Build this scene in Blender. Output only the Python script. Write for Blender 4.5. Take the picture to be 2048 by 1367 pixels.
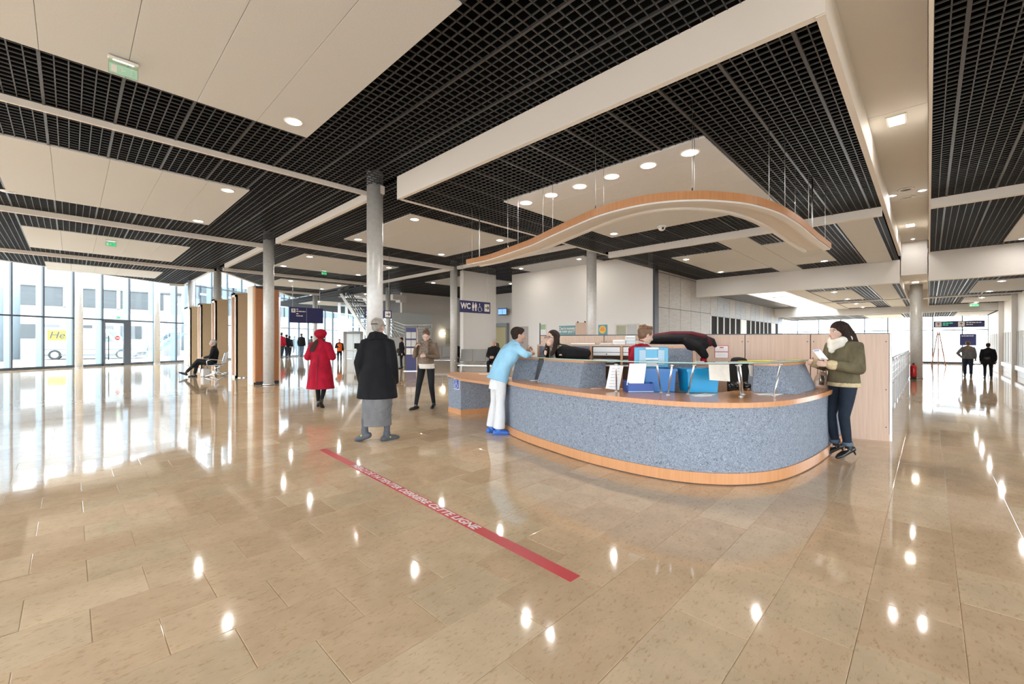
import bpy, bmesh, math, random
from mathutils import Vector, Matrix, Euler
random.seed(7)
for _o in list(bpy.data.objects):
    bpy.data.objects.remove(_o)
SC = bpy.context.scene
C = SC.collection
PI = math.pi
# ------------------------------------------------------------------ camera
EYE = 1.45
T1 = math.radians(44.153)            # building X axis lies this far right of the view axis
cam_d = bpy.data.cameras.new('camera')
cam_d.sensor_width = 36.0
cam_d.lens = 36.0 * 858.0 / 2048.0
cam_d.clip_start = 0.05
cam_d.clip_end = 600
cam = bpy.data.objects.new('camera', cam_d)
C.objects.link(cam)
cam.location = (0, 0, EYE)
cam.rotation_euler = (PI / 2, 0, T1 - PI / 2)
SC.camera = cam
# ------------------------------------------------------------------ sky, exposure
W = bpy.data.worlds.new('overcast_sky')
SC.world = W
W.use_nodes = True
_bg = W.node_tree.nodes['Background']
_bg.inputs[0].default_value = (0.87, 0.94, 1.0, 1)
_bg.inputs[1].default_value = 5.8
SC.view_settings.view_transform = 'Standard'
SC.view_settings.look = 'None'
SC.view_settings.gamma = 1.0
SC.view_settings.use_curve_mapping = False
SC.view_settings.exposure = 0.98
LAMP = 1450.0                          # radiance of the recessed downlight lenses
WARM = (1.0, 0.94, 0.86, 1)
cy = SC.cycles
cy.max_bounces = 6
cy.diffuse_bounces = 3
cy.glossy_bounces = 3
cy.transmission_bounces = 4
cy.transparent_max_bounces = 16
cy.caustics_reflective = False
cy.caustics_refractive = False
cy.sample_clamp_indirect = 8.0
cy.adaptive_threshold = 0.03
cy.use_light_tree = False
# ------------------------------------------------------------------ helpers
FW = Vector((math.cos(T1), math.sin(T1), 0))      # view axis in plan
RT = Vector((math.sin(T1), -math.cos(T1), 0))     # to the right of it


def at(px, py, z=0.0):
    """point of height z seen at photo pixel (px, py)"""
    d = 858.0 * (EYE - z) / (py - 684.0)
    v = FW * d + RT * ((px - 1024.0) / 858.0 * d)
    return Vector((v.x, v.y, z))


def rd(r, d, z=0.0):
    v = FW * d + RT * r
    return Vector((v.x, v.y, z))


def pd(px, d, z=0.0):
    return rd((px - 1024.0) / 858.0 * d, d, z)


class MB:
    def __init__(s):
        s.v = []
        s.f = []
        s.sm = []

    def add(s, vs, fs, smooth=False):
        b = len(s.v)
        s.v.extend([tuple(p) for p in vs])
        s.f.extend([tuple(b + i for i in f) for f in fs])
        s.sm.extend([smooth] * len(fs))
        return s

    def box(s, x0, x1, y0, y1, z0, z1):
        if x0 > x1: x0, x1 = x1, x0
        if y0 > y1: y0, y1 = y1, y0
        if z0 > z1: z0, z1 = z1, z0
        return s.add([(x0, y0, z0), (x1, y0, z0), (x1, y1, z0), (x0, y1, z0), (x0, y0, z1), (x1, y0, z1), (x1, y1, z1), (x0, y1, z1)],
                     [(3, 2, 1, 0), (4, 5, 6, 7), (0, 1, 5, 4), (1, 2, 6, 5), (2, 3, 7, 6), (3, 0, 4, 7)])

    def cbox(s, c, size, rz=0.0, ry=0.0, rx=0.0):
        hx, hy, hz = size[0] / 2, size[1] / 2, size[2] / 2
        m = Euler((rx, ry, rz)).to_matrix()
        vs = [m @ Vector(p) + Vector(c) for p in [(-hx, -hy, -hz), (hx, -hy, -hz), (hx, hy, -hz), (-hx, hy, -hz), (-hx, -hy, hz), (hx, -hy, hz), (hx, hy, hz), (-hx, hy, hz)]]
        return s.add(vs, [(3, 2, 1, 0), (4, 5, 6, 7), (0, 1, 5, 4), (1, 2, 6, 5), (2, 3, 7, 6), (3, 0, 4, 7)])

    def rbox(s, c, size, r=0.01, rz=0.0):
        """box with chamfered vertical and horizontal edges"""
        hx, hy, hz = size[0] / 2, size[1] / 2, size[2] / 2
        r = min(r, hx * .9, hy * .9, hz * .9)
        def ring(q, z):
            return [(-hx + q, -hy, z), (hx - q, -hy, z), (hx, -hy + q, z), (hx, hy - q, z), (hx - q, hy, z), (-hx + q, hy, z), (-hx, hy - q, z), (-hx, -hy + q, z)]
        def inner(z):
            k = r
            return [(-hx + 2 * k, -hy + k, z), (hx - 2 * k, -hy + k, z), (hx - k, -hy + 2 * k, z), (hx - k, hy - 2 * k, z), (hx - 2 * k, hy - k, z), (-hx + 2 * k, hy - k, z), (-hx + k, hy - 2 * k, z), (-hx + k, -hy + 2 * k, z)]
        rings = [inner(-hz), ring(r, -hz + r), ring(r, hz - r), inner(hz)]
        m = Matrix.Rotation(rz, 3, 'Z')
        vs = [m @ Vector(p) + Vector(c) for R in rings for p in R]
        fs = [tuple(reversed(range(8))), tuple(range(24, 32))]
        for k in range(3):
            for i in range(8):
                j = (i + 1) % 8
                fs.append((k * 8 + i, k * 8 + j, k * 8 + 8 + j, k * 8 + 8 + i))
        return s.add(vs, fs)

    def prism(s, poly, z0, z1, smooth=False):
        """vertical prism over an anticlockwise plan polygon; z0, z1 numbers"""
        n = len(poly)
        a = sum(poly[i][0] * poly[(i + 1) % n][1] - poly[(i + 1) % n][0] * poly[i][1] for i in range(n))
        if a < 0:
            poly = list(reversed(poly))
        vs = [(p[0], p[1], z0) for p in poly] + [(p[0], p[1], z1) for p in poly]
        fs = [tuple(reversed(range(n))), tuple(range(n, 2 * n))]
        s.add(vs, fs)
        b = len(s.v) - 2 * n
        for i in range(n):
            j = (i + 1) % n
            s.f.append((b + i, b + j, b + n + j, b + n + i))
            s.sm.append(smooth)
        return s

    def quadstrip(s, a, b, smooth=True, closed=False):
        """surface between two equally long point lists"""
        n = len(a)
        vs = list(a) + list(b)
        m = n if closed else n - 1
        return s.add(vs, [(i, (i + 1) % n, n + (i + 1) % n, n + i) for i in range(m)], smooth)

    def sweep(s, frames, prof, smooth=True, cap=True):
        """profile (list of (u, v)) swept along frames (origin, U, V)"""
        n = len(prof)
        b = len(s.v)
        for o, U, V in frames:
            for u, v in prof:
                s.v.append(tuple(Vector(o) + Vector(U) * u + Vector(V) * v))
        for k in range(len(frames) - 1):
            for i in range(n):
                j = (i + 1) % n
                s.f.append((b + k * n + i, b + k * n + j, b + (k + 1) * n + j, b + (k + 1) * n + i))
                s.sm.append(smooth)
        if cap:
            s.f.append(tuple(b + i for i in reversed(range(n))))
            s.f.append(tuple(b + (len(frames) - 1) * n + i for i in range(n)))
            s.sm.extend([False, False])
        return s

    def tube(s, pts, r, n=8, caps=True, sq=(1.0, 1.0), ref=None, rnd=False):
        """round (or elliptic) tube along pts; r number or list of numbers / (side, ref) pairs; rnd closes with domed ends"""
        pts = [Vector(p) for p in pts]
        rr = [r] * len(pts) if isinstance(r, (int, float)) else list(r)
        rr = [(q * sq[0], q * sq[1]) if isinstance(q, (int, float)) else q for q in rr]
        tg = []
        for i in range(len(pts)):
            a = pts[max(0, i - 1)]
            c = pts[min(len(pts) - 1, i + 1)]
            t = c - a
            tg.append(t.normalized() if t.length > 1e-9 else Vector((0, 0, 1)))
        if rnd:
            p0, p1 = pts[0], pts[-1]
            t0, t1 = tg[0], tg[-1]
            q0, q1 = rr[0], rr[-1]
            m0, m1 = min(q0), min(q1)
            pre = [(p0 - t0 * m0 * .97, (q0[0] * .22, q0[1] * .22)), (p0 - t0 * m0 * .72, (q0[0] * .69, q0[1] * .69)), (p0 - t0 * m0 * .36, (q0[0] * .93, q0[1] * .93))]
            post = [(p1 + t1 * m1 * .36, (q1[0] * .93, q1[1] * .93)), (p1 + t1 * m1 * .72, (q1[0] * .69, q1[1] * .69)), (p1 + t1 * m1 * .97, (q1[0] * .22, q1[1] * .22))]
            if rnd == 'end':
                pre = []
            pts = [p for p, _ in pre] + pts + [p for p, _ in post]
            rr = [q for _, q in pre] + rr + [q for _, q in post]
            tg = [t0] * len(pre) + tg + [t1] * 3
        up = Vector(ref) if ref is not None else (Vector((0, 0, 1)) if abs(tg[0].z) < .9 else Vector((1, 0, 0)))
        b = len(s.v)
        for p, q, t in zip(pts, rr, tg):
            side = t.cross(up)
            if side.length < 1e-4:
                side = t.cross(Vector((0.3, 1, 0.2)))
            side.normalize()
            nn = side.cross(t).normalized()
            if ref is None:
                up = nn
            for i in range(n):
                a = 2 * PI * i / n
                s.v.append(tuple(p + side * (math.cos(a) * q[0]) + nn * (math.sin(a) * q[1])))
        for k in range(len(pts) - 1):
            for i in range(n):
                j = (i + 1) % n
                s.f.append((b + k * n + i, b + k * n + j, b + (k + 1) * n + j, b + (k + 1) * n + i))
                s.sm.append(True)
        if caps:
            s.f.append(tuple(b + i for i in reversed(range(n))))
            s.f.append(tuple(b + (len(pts) - 1) * n + i for i in range(n)))
            s.sm.extend([False, False])
        return s

    def cyl(s, c, r, z0, z1, n=24, r1=None):
        return s.tube([(c[0], c[1], z0), (c[0], c[1], z1)], [r, r if r1 is None else r1], n)

    def lathe(s, c, prof, n=24, axis=None):
        """prof (radius, height) revolved about the vertical through c"""
        b = len(s.v)
        m = len(prof)
        for r, z in prof:
            for i in range(n):
                a = 2 * PI * i / n
                s.v.append((c[0] + r * math.cos(a), c[1] + r * math.sin(a), c[2] + z))
        for k in range(m - 1):
            for i in range(n):
                j = (i + 1) % n
                s.f.append((b + k * n + i, b + k * n + j, b + (k + 1) * n + j, b + (k + 1) * n + i))
                s.sm.append(True)
        s.f.append(tuple(b + i for i in reversed(range(n))))
        s.f.append(tuple(b + (m - 1) * n + i for i in range(n)))
        s.sm.extend([False, False])
        return s

    def ell(s, c, r, m=None, nu=14, nv=9):
        """ellipsoid; m optional 3x3 rotation"""
        c = Vector(c)
        b = len(s.v)
        pts = [Vector((0, 0, -1))]
        for k in range(1, nv):
            p = PI * k / nv
            for i in range(nu):
                a = 2 * PI * i / nu
                pts.append(Vector((math.sin(p) * math.cos(a), math.sin(p) * math.sin(a), -math.cos(p))))
        pts.append(Vector((0, 0, 1)))
        for p in pts:
            q = Vector((p.x * r[0], p.y * r[1], p.z * r[2]))
            if m is not None:
                q = m @ q
            s.v.append(tuple(c + q))
        L = len(pts) - 1
        for i in range(nu):
            j = (i + 1) % nu
            s.f.append((b, b + 1 + j, b + 1 + i)); s.sm.append(True)
            for k in range(nv - 2):
                o = b + 1 + k * nu
                s.f.append((o + i, o + j, o + nu + j, o + nu + i)); s.sm.append(True)
            o = b + 1 + (nv - 2) * nu
            s.f.append((o + i, o + j, b + L)); s.sm.append(True)
        return s

    def xf(s, m):
        s.v = [tuple(m @ Vector(p)) for p in s.v]
        return s

    def mesh(s, name):
        me = bpy.data.meshes.new(name)
        me.from_pydata(s.v, [], s.f)
        me.polygons.foreach_set('use_smooth', s.sm)
        me.update()
        return me

    def build(s, name, m, parent=None, world=False):
        return obj(name, s.mesh(name), m, parent, world)


def obj(name, me, m, parent=None, world=False):
    o = bpy.data.objects.new(name, me)
    if m is not None:
        mm = M[m] if isinstance(m, str) else m
        if len(me.materials) == 0:
            me.materials.append(mm)
    C.objects.link(o)
    if parent is not None:
        o.parent = parent
        if world:
            o.matrix_parent_inverse = (parent.get('_mi') and Matrix([parent['_mi'][i * 4:i * 4 + 4] for i in range(4)])) or parent.matrix_basis.inverted()
    return o


def tag(o, label=None, cat=None, group=None, kind=None):
    if label: o['label'] = label
    if cat: o['category'] = cat
    if group: o['group'] = group
    if kind: o['kind'] = kind
    return o


def thing(name, label, cat, loc=(0, 0, 0), rz=0.0, group=None):
    o = bpy.data.objects.new(name, None)
    C.objects.link(o)
    o.empty_display_size = 0.1
    o.location = loc
    o.rotation_euler = (0, 0, rz)
    return tag(o, label, cat, group)


def struct(name, mb, m, label=None):
    o = mb.build(name, m)
    return tag(o, label=label, kind='structure')


def copy_tree(o, parent=None):
    c = o.copy()
    C.objects.link(c)
    if parent is not None:
        mi = o.matrix_parent_inverse.copy()
        c.parent = parent
        c.matrix_parent_inverse = mi
    for ch in list(o.children):
        copy_tree(ch, c)
    return c


# ------------------------------------------------------------------ materials
M = {}


def mat(name, col, rough=.5, metal=0.0, spec=.5, emit=None, es=0.0, alpha=1.0, trans=0.0, coat=0.0, ior=1.5):
    m = bpy.data.materials.new(name)
    m.use_nodes = True
    b = m.node_tree.nodes['Principled BSDF']
    b.inputs['Base Color'].default_value = (*col[:3], 1)
    b.inputs['Roughness'].default_value = rough
    b.inputs['Metallic'].default_value = metal
    b.inputs['Specular IOR Level'].default_value = spec
    b.inputs['IOR'].default_value = ior
    b.inputs['Alpha'].default_value = alpha
    b.inputs['Transmission Weight'].default_value = trans
    b.inputs['Coat Weight'].default_value = coat
    if emit:
        b.inputs['Emission Color'].default_value = (*emit[:3], 1)
        b.inputs['Emission Strength'].default_value = es
    if emit and es < 20:
        m.cycles.emission_sampling = 'NONE'
    M[name] = m
    return m


def nd(m, typ, **kw):
    n = m.node_tree.nodes.new(typ)
    for k, v in kw.items():
        if k in n.inputs.keys():
            n.inputs[k].default_value = v
        else:
            setattr(n, k, v)
    return n


def lk(m, a, b):
    m.node_tree.links.new(a, b)


def noisy(name, c1, c2, scale=5.0, rough=.5, detail=4.0, stretch=(1, 1, 1), bump=0.0, lo=.35, hi=.65, metal=0.0, spec=.5, coords='Object', bscale=None, coat=0.0):
    """two-colour noise material"""
    m = mat(name, c1, rough, metal, spec, coat=coat)
    b = m.node_tree.nodes['Principled BSDF']
    tc = nd(m, 'ShaderNodeTexCoord')
    mp = nd(m, 'ShaderNodeMapping')
    mp.inputs['Scale'].default_value = stretch
    lk(m, tc.outputs[coords], mp.inputs['Vector'])
    nz = nd(m, 'ShaderNodeTexNoise', Scale=scale, Detail=detail)
    lk(m, mp.outputs[0], nz.inputs['Vector'])
    cr = nd(m, 'ShaderNodeValToRGB')
    cr.color_ramp.elements[0].position = lo
    cr.color_ramp.elements[1].position = hi
    cr.color_ramp.elements[0].color = (*c1, 1)
    cr.color_ramp.elements[1].color = (*c2, 1)
    lk(m, nz.outputs['Fac'], cr.inputs[0])
    lk(m, cr.outputs[0], b.inputs['Base Color'])
    if bump:
        bp = nd(m, 'ShaderNodeBump', Strength=bump, Distance=.01)
        src = nz
        if bscale:
            src = nd(m, 'ShaderNodeTexNoise', Scale=bscale, Detail=3.0)
            lk(m, mp.outputs[0], src.inputs['Vector'])
        lk(m, src.outputs['Fac'], bp.inputs['Height'])
        lk(m, bp.outputs[0], b.inputs['Normal'])
    return m


def stone(name):
    """polished beige limestone; every slab its own tone"""
    m = mat(name, (.6, .5, .38), .1, spec=.5)
    b = m.node_tree.nodes['Principled BSDF']
    ge = nd(m, 'ShaderNodeNewGeometry')
    oi = nd(m, 'ShaderNodeObjectInfo')
    ad = nd(m, 'ShaderNodeMath', operation='ADD')
    lk(m, ge.outputs['Random Per Island'], ad.inputs[0])
    lk(m, oi.outputs['Random'], ad.inputs[1])
    fr = nd(m, 'ShaderNodeMath', operation='FRACT')
    lk(m, ad.outputs[0], fr.inputs[0])
    cr = nd(m, 'ShaderNodeValToRGB')
    e = cr.color_ramp.elements
    e[0].position = 0.0; e[0].color = (.625, .445, .282, 1)
    e[1].position = 1.0; e[1].color = (.745, .558, .372, 1)
    k = e.new(.5); k.color = (.685, .496, .318, 1)
    k = e.new(.75); k.color = (.655, .498, .328, 1)
    lk(m, fr.outputs[0], cr.inputs[0])
    # offset the texture from slab to slab
    wv = nd(m, 'ShaderNodeVectorMath', operation='SCALE')
    wv.inputs[0].default_value = (37.0, 19.0, 11.0)
    lk(m, fr.outputs[0], wv.inputs['Scale'])
    va = nd(m, 'ShaderNodeVectorMath', operation='ADD')
    lk(m, ge.outputs['Position'], va.inputs[0])
    lk(m, wv.outputs[0], va.inputs[1])
    n1 = nd(m, 'ShaderNodeTexNoise', Scale=6.0, Detail=6.0, Roughness=.65)
    n2 = nd(m, 'ShaderNodeTexNoise', Scale=42.0, Detail=4.0, Roughness=.7)
    lk(m, va.outputs[0], n1.inputs['Vector'])
    sc = nd(m, 'ShaderNodeMapping')
    sc.inputs['Scale'].default_value = (.55, 1.3, 1)
    lk(m, va.outputs[0], sc.inputs['Vector'])
    lk(m, sc.outputs[0], n2.inputs['Vector'])
    r1 = nd(m, 'ShaderNodeValToRGB')
    r1.color_ramp.elements[0].position = .3; r1.color_ramp.elements[0].color = (.90, .89, .87, 1)
    r1.color_ramp.elements[1].position = .72; r1.color_ramp.elements[1].color = (1.06, 1.05, 1.04, 1)
    lk(m, n1.outputs['Fac'], r1.inputs[0])
    r2 = nd(m, 'ShaderNodeValToRGB')
    r2.color_ramp.elements[0].position = .33; r2.color_ramp.elements[0].color = (.74, .66, .56, 1)
    r2.color_ramp.elements[1].position = .45; r2.color_ramp.elements[1].color = (1, 1, 1, 1)
    lk(m, n2.outputs['Fac'], r2.inputs[0])
    x1 = nd(m, 'ShaderNodeMix', data_type='RGBA', blend_type='MULTIPLY')
    x1.inputs['Factor'].default_value = 1.0
    lk(m, cr.outputs[0], x1.inputs['A']); lk(m, r1.outputs[0], x1.inputs['B'])
    x2 = nd(m, 'ShaderNodeMix', data_type='RGBA', blend_type='MULTIPLY')
    x2.inputs['Factor'].default_value = .75
    lk(m, x1.outputs['Result'], x2.inputs['A']); lk(m, r2.outputs[0], x2.inputs['B'])
    lk(m, x2.outputs['Result'], b.inputs['Base Color'])
    rr = nd(m, 'ShaderNodeMapRange')
    rr.inputs['To Min'].default_value = .035; rr.inputs['To Max'].default_value = .08
    lk(m, n1.outputs['Fac'], rr.inputs['Value'])
    lk(m, rr.outputs[0], b.inputs['Roughness'])
    n3 = nd(m, 'ShaderNodeTexNoise', Scale=2.2, Detail=2.0)
    lk(m, va.outputs[0], n3.inputs['Vector'])
    bp = nd(m, 'ShaderNodeBump', Strength=.045, Distance=.012)
    lk(m, n3.outputs['Fac'], bp.inputs['Height'])
    lk(m, bp.outputs[0], b.inputs['Normal'])
    return m


def wood(name, c1, c2, rough=.35, scale=3.0, stretch=(14, 14, .5), spec=.5):
    return noisy(name, c1, c2, scale, rough, 5.0, stretch, lo=.3, hi=.7, spec=spec)


stone('limestone')
mat('joint', (.36, .30, .22), .7)
mat('white_paint', (.78, .765, .745), .6)
noisy('panel_white', (.61, .638, .672), (.645, .673, .707), 60, .65, 2, bump=.04)
mat('cool_white', (.80, .80, .79), .5)
mat('plenum_black', (.006, .006, .006), .95, spec=0.0)
mat('grid_black', (.034, .035, .038), .38, spec=.55)
noisy('column_grey', (.58, .58, .57), (.64, .64, .63), 12, .35, 3, metal=.15)
mat('chrome', (.80, .81, .82), .3, metal=1.0)
mat('brushed_steel', (.55, .56, .57), .33, metal=1.0)
mat('dark_metal', (.045, .05, .058), .4, metal=.3)
mat('fin_blue', (.17, .24, .29), .35, metal=.4)  # darker than the real fins, against the bright daylight outside
mat('black', (.012, .012, .013), .5)
mat('soft_black', (.02, .02, .021), .85, spec=.2)
mat('lens', (1, .97, .9), .4, emit=WARM, es=LAMP)
mat('lens_ring', (1, .97, .9), .4, emit=(1, .95, .88), es=5.0)
mat('lens_dim', (1, .97, .9), .4, emit=(1, .9, .74), es=26)
mat('lamp_ring', (.85, .83, .80), .35)
mat('white_plastic', (.8, .8, .79), .35)
mat('paper', (.82, .82, .80), .7)
mat('paper_grey', (.62, .63, .63), .7)
mat('ink', (.05, .05, .055), .7)
mat('sign_blue', (.018, .022, .115), .45)
mat('sign_white', (.86, .83, .80), .5)
mat('red_tape', (.60, .035, .045), .35)
mat('tape_white', (.85, .78, .74), .4)
mat('red_gloss', (.55, .02, .02), .25)
mat('exit_green', (.03, .42, .16), .4, emit=(.05, .6, .25), es=.35)
mat('exit_pale', (.36, .60, .47), .4, emit=(.3, .6, .42), es=.12)
mat('exit_white', (.8, .9, .85), .4, emit=(.8, 1, .9), es=1.5)
wood('beech', (.52, .245, .105), (.60, .30, .14), .32)
wood('beech_top', (.49, .225, .098), (.55, .265, .122), .2, 3.0, (2, 16, 2))
wood('beech_pale', (.52, .37, .275), (.60, .44, .335), .42, 4, (10, 10, .4))
wood('cherry', (.36, .135, .05), (.43, .175, .07), .38, 3.0, (6, 6, .4))
wood('kiosk_tan', (.43, .315, .19), (.47, .345, .21), .55, 6, (3, 3, 3))
mat('kiosk_edge', (.78, .74, .66), .5)
mat('shelf_dark', (.20, .115, .065), .6)


def felt():
    m = mat('felt_blue', (.25, .29, .35), .92, spec=.15)
    b = m.node_tree.nodes['Principled BSDF']
    tc = nd(m, 'ShaderNodeTexCoord')
    n0 = nd(m, 'ShaderNodeTexNoise', Scale=14.0, Detail=2.0)
    lk(m, tc.outputs['Object'], n0.inputs['Vector'])
    vm = nd(m, 'ShaderNodeVectorMath', operation='SCALE')
    vm.inputs['Scale'].default_value = .12
    lk(m, n0.outputs['Color'], vm.inputs[0])
    va = nd(m, 'ShaderNodeVectorMath', operation='ADD')
    lk(m, tc.outputs['Object'], va.inputs[0]); lk(m, vm.outputs[0], va.inputs[1])
    n1 = nd(m, 'ShaderNodeTexNoise', Scale=62.0, Detail=3.0, Roughness=.6, Distortion=2.2)
    lk(m, va.outputs[0], n1.inputs['Vector'])
    cr = nd(m, 'ShaderNodeValToRGB')
    cr.color_ramp.elements[0].position = .36; cr.color_ramp.elements[0].color = (.095, .113, .145, 1)
    cr.color_ramp.elements[1].position = .62; cr.color_ramp.elements[1].color = (.350, .395, .465, 1)
    lk(m, n1.outputs['Fac'], cr.inputs[0])
    lk(m, cr.outputs[0], b.inputs['Base Color'])
    bp = nd(m, 'ShaderNodeBump', Strength=.5, Distance=.004)
    lk(m, n1.outputs['Fac'], bp.inputs['Height'])
    lk(m, bp.outputs[0], b.inputs['Normal'])


felt()


def glass(name, tint, refl=.12, fac=1.0):
    """thin architectural pane: mostly clear, some mirror"""
    m = bpy.data.materials.new(name)
    m.use_nodes = True
    nt = m.node_tree
    nt.nodes.clear()
    o = nt.nodes.new('ShaderNodeOutputMaterial')
    t = nt.nodes.new('ShaderNodeBsdfTransparent'); t.inputs[0].default_value = (*tint, 1)
    g = nt.nodes.new('ShaderNodeBsdfGlossy'); g.inputs['Roughness'].default_value = .02
    g.inputs[0].default_value = (.9, .95, .95, 1)
    fr = nt.nodes.new('ShaderNodeFresnel'); fr.inputs[0].default_value = 1.45
    mx = nt.nodes.new('ShaderNodeMixShader')
    ml = nt.nodes.new('ShaderNodeMath'); ml.operation = 'MULTIPLY'; ml.inputs[1].default_value = refl * 2
    nt.links.new(fr.outputs[0], ml.inputs[0])
    nt.links.new(ml.outputs[0], mx.inputs[0])
    nt.links.new(t.outputs[0], mx.inputs[1]); nt.links.new(g.outputs[0], mx.inputs[2])
    nt.links.new(mx.outputs[0], o.inputs[0])
    M[name] = m


glass('pane', (.94, .97, .98))
glass('shelf_glass', (.74, .84, .80), .4)
glass('exit_glass', (.80, .93, .87))
mat('frosted', (.70, .76, .78), .35)
# ================================================================== floor
FA = Vector((-2.44, 33.31, 0))            # a point of the glass front's base line
FD = Vector((0.824, 0.567, 0)).normalized()
FN = Vector((-FD.y, FD.x, 0))             # outwards


def proj(x, y, z=0.0):
    v = Vector((x, y, 0))
    d = v.dot(FW)
    if d < .05:
        return None
    return 1024 + 858 * v.dot(RT) / d, 684 - 858 * (z - EYE) / d, d


def build_floor():
    fl = MB().prism([(-14, -12), (60, -12), (60, 64), (40, 62.6), tuple((FA + FD * -16)[:2]), (-14, 24)], -.12, -.004)
    fl = struct('floor', fl, 'joint')
    rng = random.Random(3)
    cells = []
    k0, k1 = -12, 120
    for k in range(k0, k1):
        y0 = 2.52 + .378 * k
        y1 = y0 + .378
        x = -9.0 + (.2 if k % 2 == 0 else -.05) + (.0 if y0 > 1.5 else rng.random() * .4)
        while x < 46:
            L = .507 if y0 > 1.6 else rng.choice((.507, .507, .76, 1.014))
            cx, cy = x + L / 2, (y0 + y1) / 2
            p = proj(cx, cy)
            if p and p[2] < 34 and -260 < p[0] < 2300 and p[1] < 1560 and (Vector((cx, cy, 0)) - FA).dot(FN) < -.1:
                cells.append((p[2], x, L, y0, y1))
            x += L
    cells.sort()
    inview = [c for c in cells if (lambda p: p and -20 < p[0] < 2068 and p[1] < 1390)(proj(c[1] + c[2] / 2, (c[3] + c[4]) / 2))]
    near = set(inview[:300])
    g = .0016
    cache = {}
    def tile_mb(w, h):
        a, b, e = w / 2 - g, h / 2 - g, .0022
        m = MB()
        m.add([(-a, -b, -.006), (a, -b, -.006), (a, b, -.006), (-a, b, -.006), (-a, -b, -.0008), (a, -b, -.0008), (a, b, -.0008), (-a, b, -.0008),
               (-a + e, -b + e, 0), (a - e, -b + e, 0), (a - e, b - e, 0), (-a + e, b - e, 0)],
              [(8, 9, 10, 11), (4, 5, 9, 8), (5, 6, 10, 9), (6, 7, 11, 10), (7, 4, 8, 11), (0, 1, 5, 4), (1, 2, 6, 5), (2, 3, 7, 6), (3, 0, 4, 7)])
        return m
    far = MB()
    for c in cells:
        d, x, L, y0, y1 = c
        if c in near:
            key = round(L, 3)
            if key not in cache:
                cache[key] = tile_mb(L, y1 - y0).mesh('floor_tile')
            o = obj('floor_tile', cache[key], 'limestone', fl)
            o.location = (x + L / 2, (y0 + y1) / 2, 0)
        else:
            a, b = x + g, x + L - g
            far.add([(a, y0 + g, 0), (b, y0 + g, 0), (b, y1 - g, 0), (a, y1 - g, 0)], [(0, 1, 2, 3)])
    # ground beyond where single slabs can be told apart
    o = far.build('far_floor_tiles', 'limestone', fl)
    o['kind'] = 'stuff'
    rest = MB()
    rest.add([(p.x, p.y, -.002) for p in (Vector((-14, -12, 0)), Vector((60, -12, 0)), Vector((60, 64, 0)), Vector((40, 62.6, 0)), FA + FD * -16, Vector((-14, 24, 0)))], [(0, 1, 2, 3, 4, 5)])
    o = rest.build('distant_floor_slabs', 'limestone', fl)
    o['kind'] = 'stuff'
    return fl


FLOOR = build_floor()

# ================================================================== ceiling
_e0, _e1 = at(0, 519.5, 4.85), at(351, 569, 4.85)
_ed = (_e1 - _e0).normalized()
_pa, _pb = _e0 - _ed * 6, _e0 + _ed * 16.2
_ye = _e0.y + (4.76 - _e0.x) * _ed.y / _ed.x
_cm = MB().prism([(_pa.x, _pa.y), (_pa.x, -8), (4.39, -8), (4.39, 8.2), (4.76, 8.2), (4.76, _ye)], 6.4, 6.5)
_cm.prism([(4.4, 7.7), (34.5, 7.7), (34.5, 58.3), (26, 52.4), (17, 46.2), (13.5, 38), (5.3, 24.9), (4.4, 24.9)], 6.401, 6.5)
_cm.box(4.4, 20.05, -8, 7.7, 6.4, 6.5).box(20.05, 41.3, -8, 4.1, 6.4, 6.5).box(20.05, 33.6, 6.3, 7.7, 6.402, 6.5).box(33.6, 41.3, 4.1, 8.2, 6.4, 6.5)
CE = struct('ceiling', _cm, 'plenum_black')
ZC, ZI, ZJ, ZL = 4.85, 4.41, 4.25, 3.5     # hall, counter canopy, behind it, far corridor


E0 = at(0, 519.5, ZC)
E1 = at(351, 569, ZC)
ED = (E1 - E0).normalized()


def edge_y(x):                              # hall ceiling ends along a line parallel to the glass front
    return E0.y + (x - E0.x) * ED.y / ED.x


def edge_x(y):
    return E0.x + (y - E0.y) * ED.x / ED.y


def grid(x0, x1, y0, y1, z, pitch=.125, major='y', ox=0.0, oy=0.0, diag=False, skip=()):
    """open-cell ceiling grid of crossing dark blades; every sixth blade of the major set is broader"""
    m = MB()
    h = .030
    i = math.ceil((x0 - ox) / pitch)
    while ox + i * pitch <= x1:
        x = ox + i * pitch
        w = .016 if (major == 'y' and i % 6 == 0) else .0065
        a, b = y0, y1
        if diag:
            b = min(y1, edge_y(x) if diag == 1 else (24.6 + (x - 5.3) * 1.52 if diag == 3 else FA.y + (x - FA.x) * FD.y / FD.x - .5))
        if b > a:
            m.box(x - w, x + w, a, b, z + (0 if w > .01 else .006), z + (h if w > .01 else .021))
        i += 1
    j = math.ceil((y0 - oy) / pitch)
    while oy + j * pitch <= y1:
        y = oy + j * pitch
        w = .016 if (major == 'x' and j % 6 == 0) else .0055
        a, b = x0, x1
        if diag:
            a = max(x0, edge_x(y) if diag == 1 else (5.3 + (y - 24.6) / 1.52 if diag == 3 else FA.x + (y + .5 - FA.y) * FD.x / FD.y))
        if b > a:
            m.box(a, b, y - w, y + w, z + (0 if w > .01 else .006), z + (h if w > .01 else .021))
        j += 1
    o = m.build('open_cell_grid', 'grid_black', CE)
    o['kind'] = 'stuff'
    return o


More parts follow.
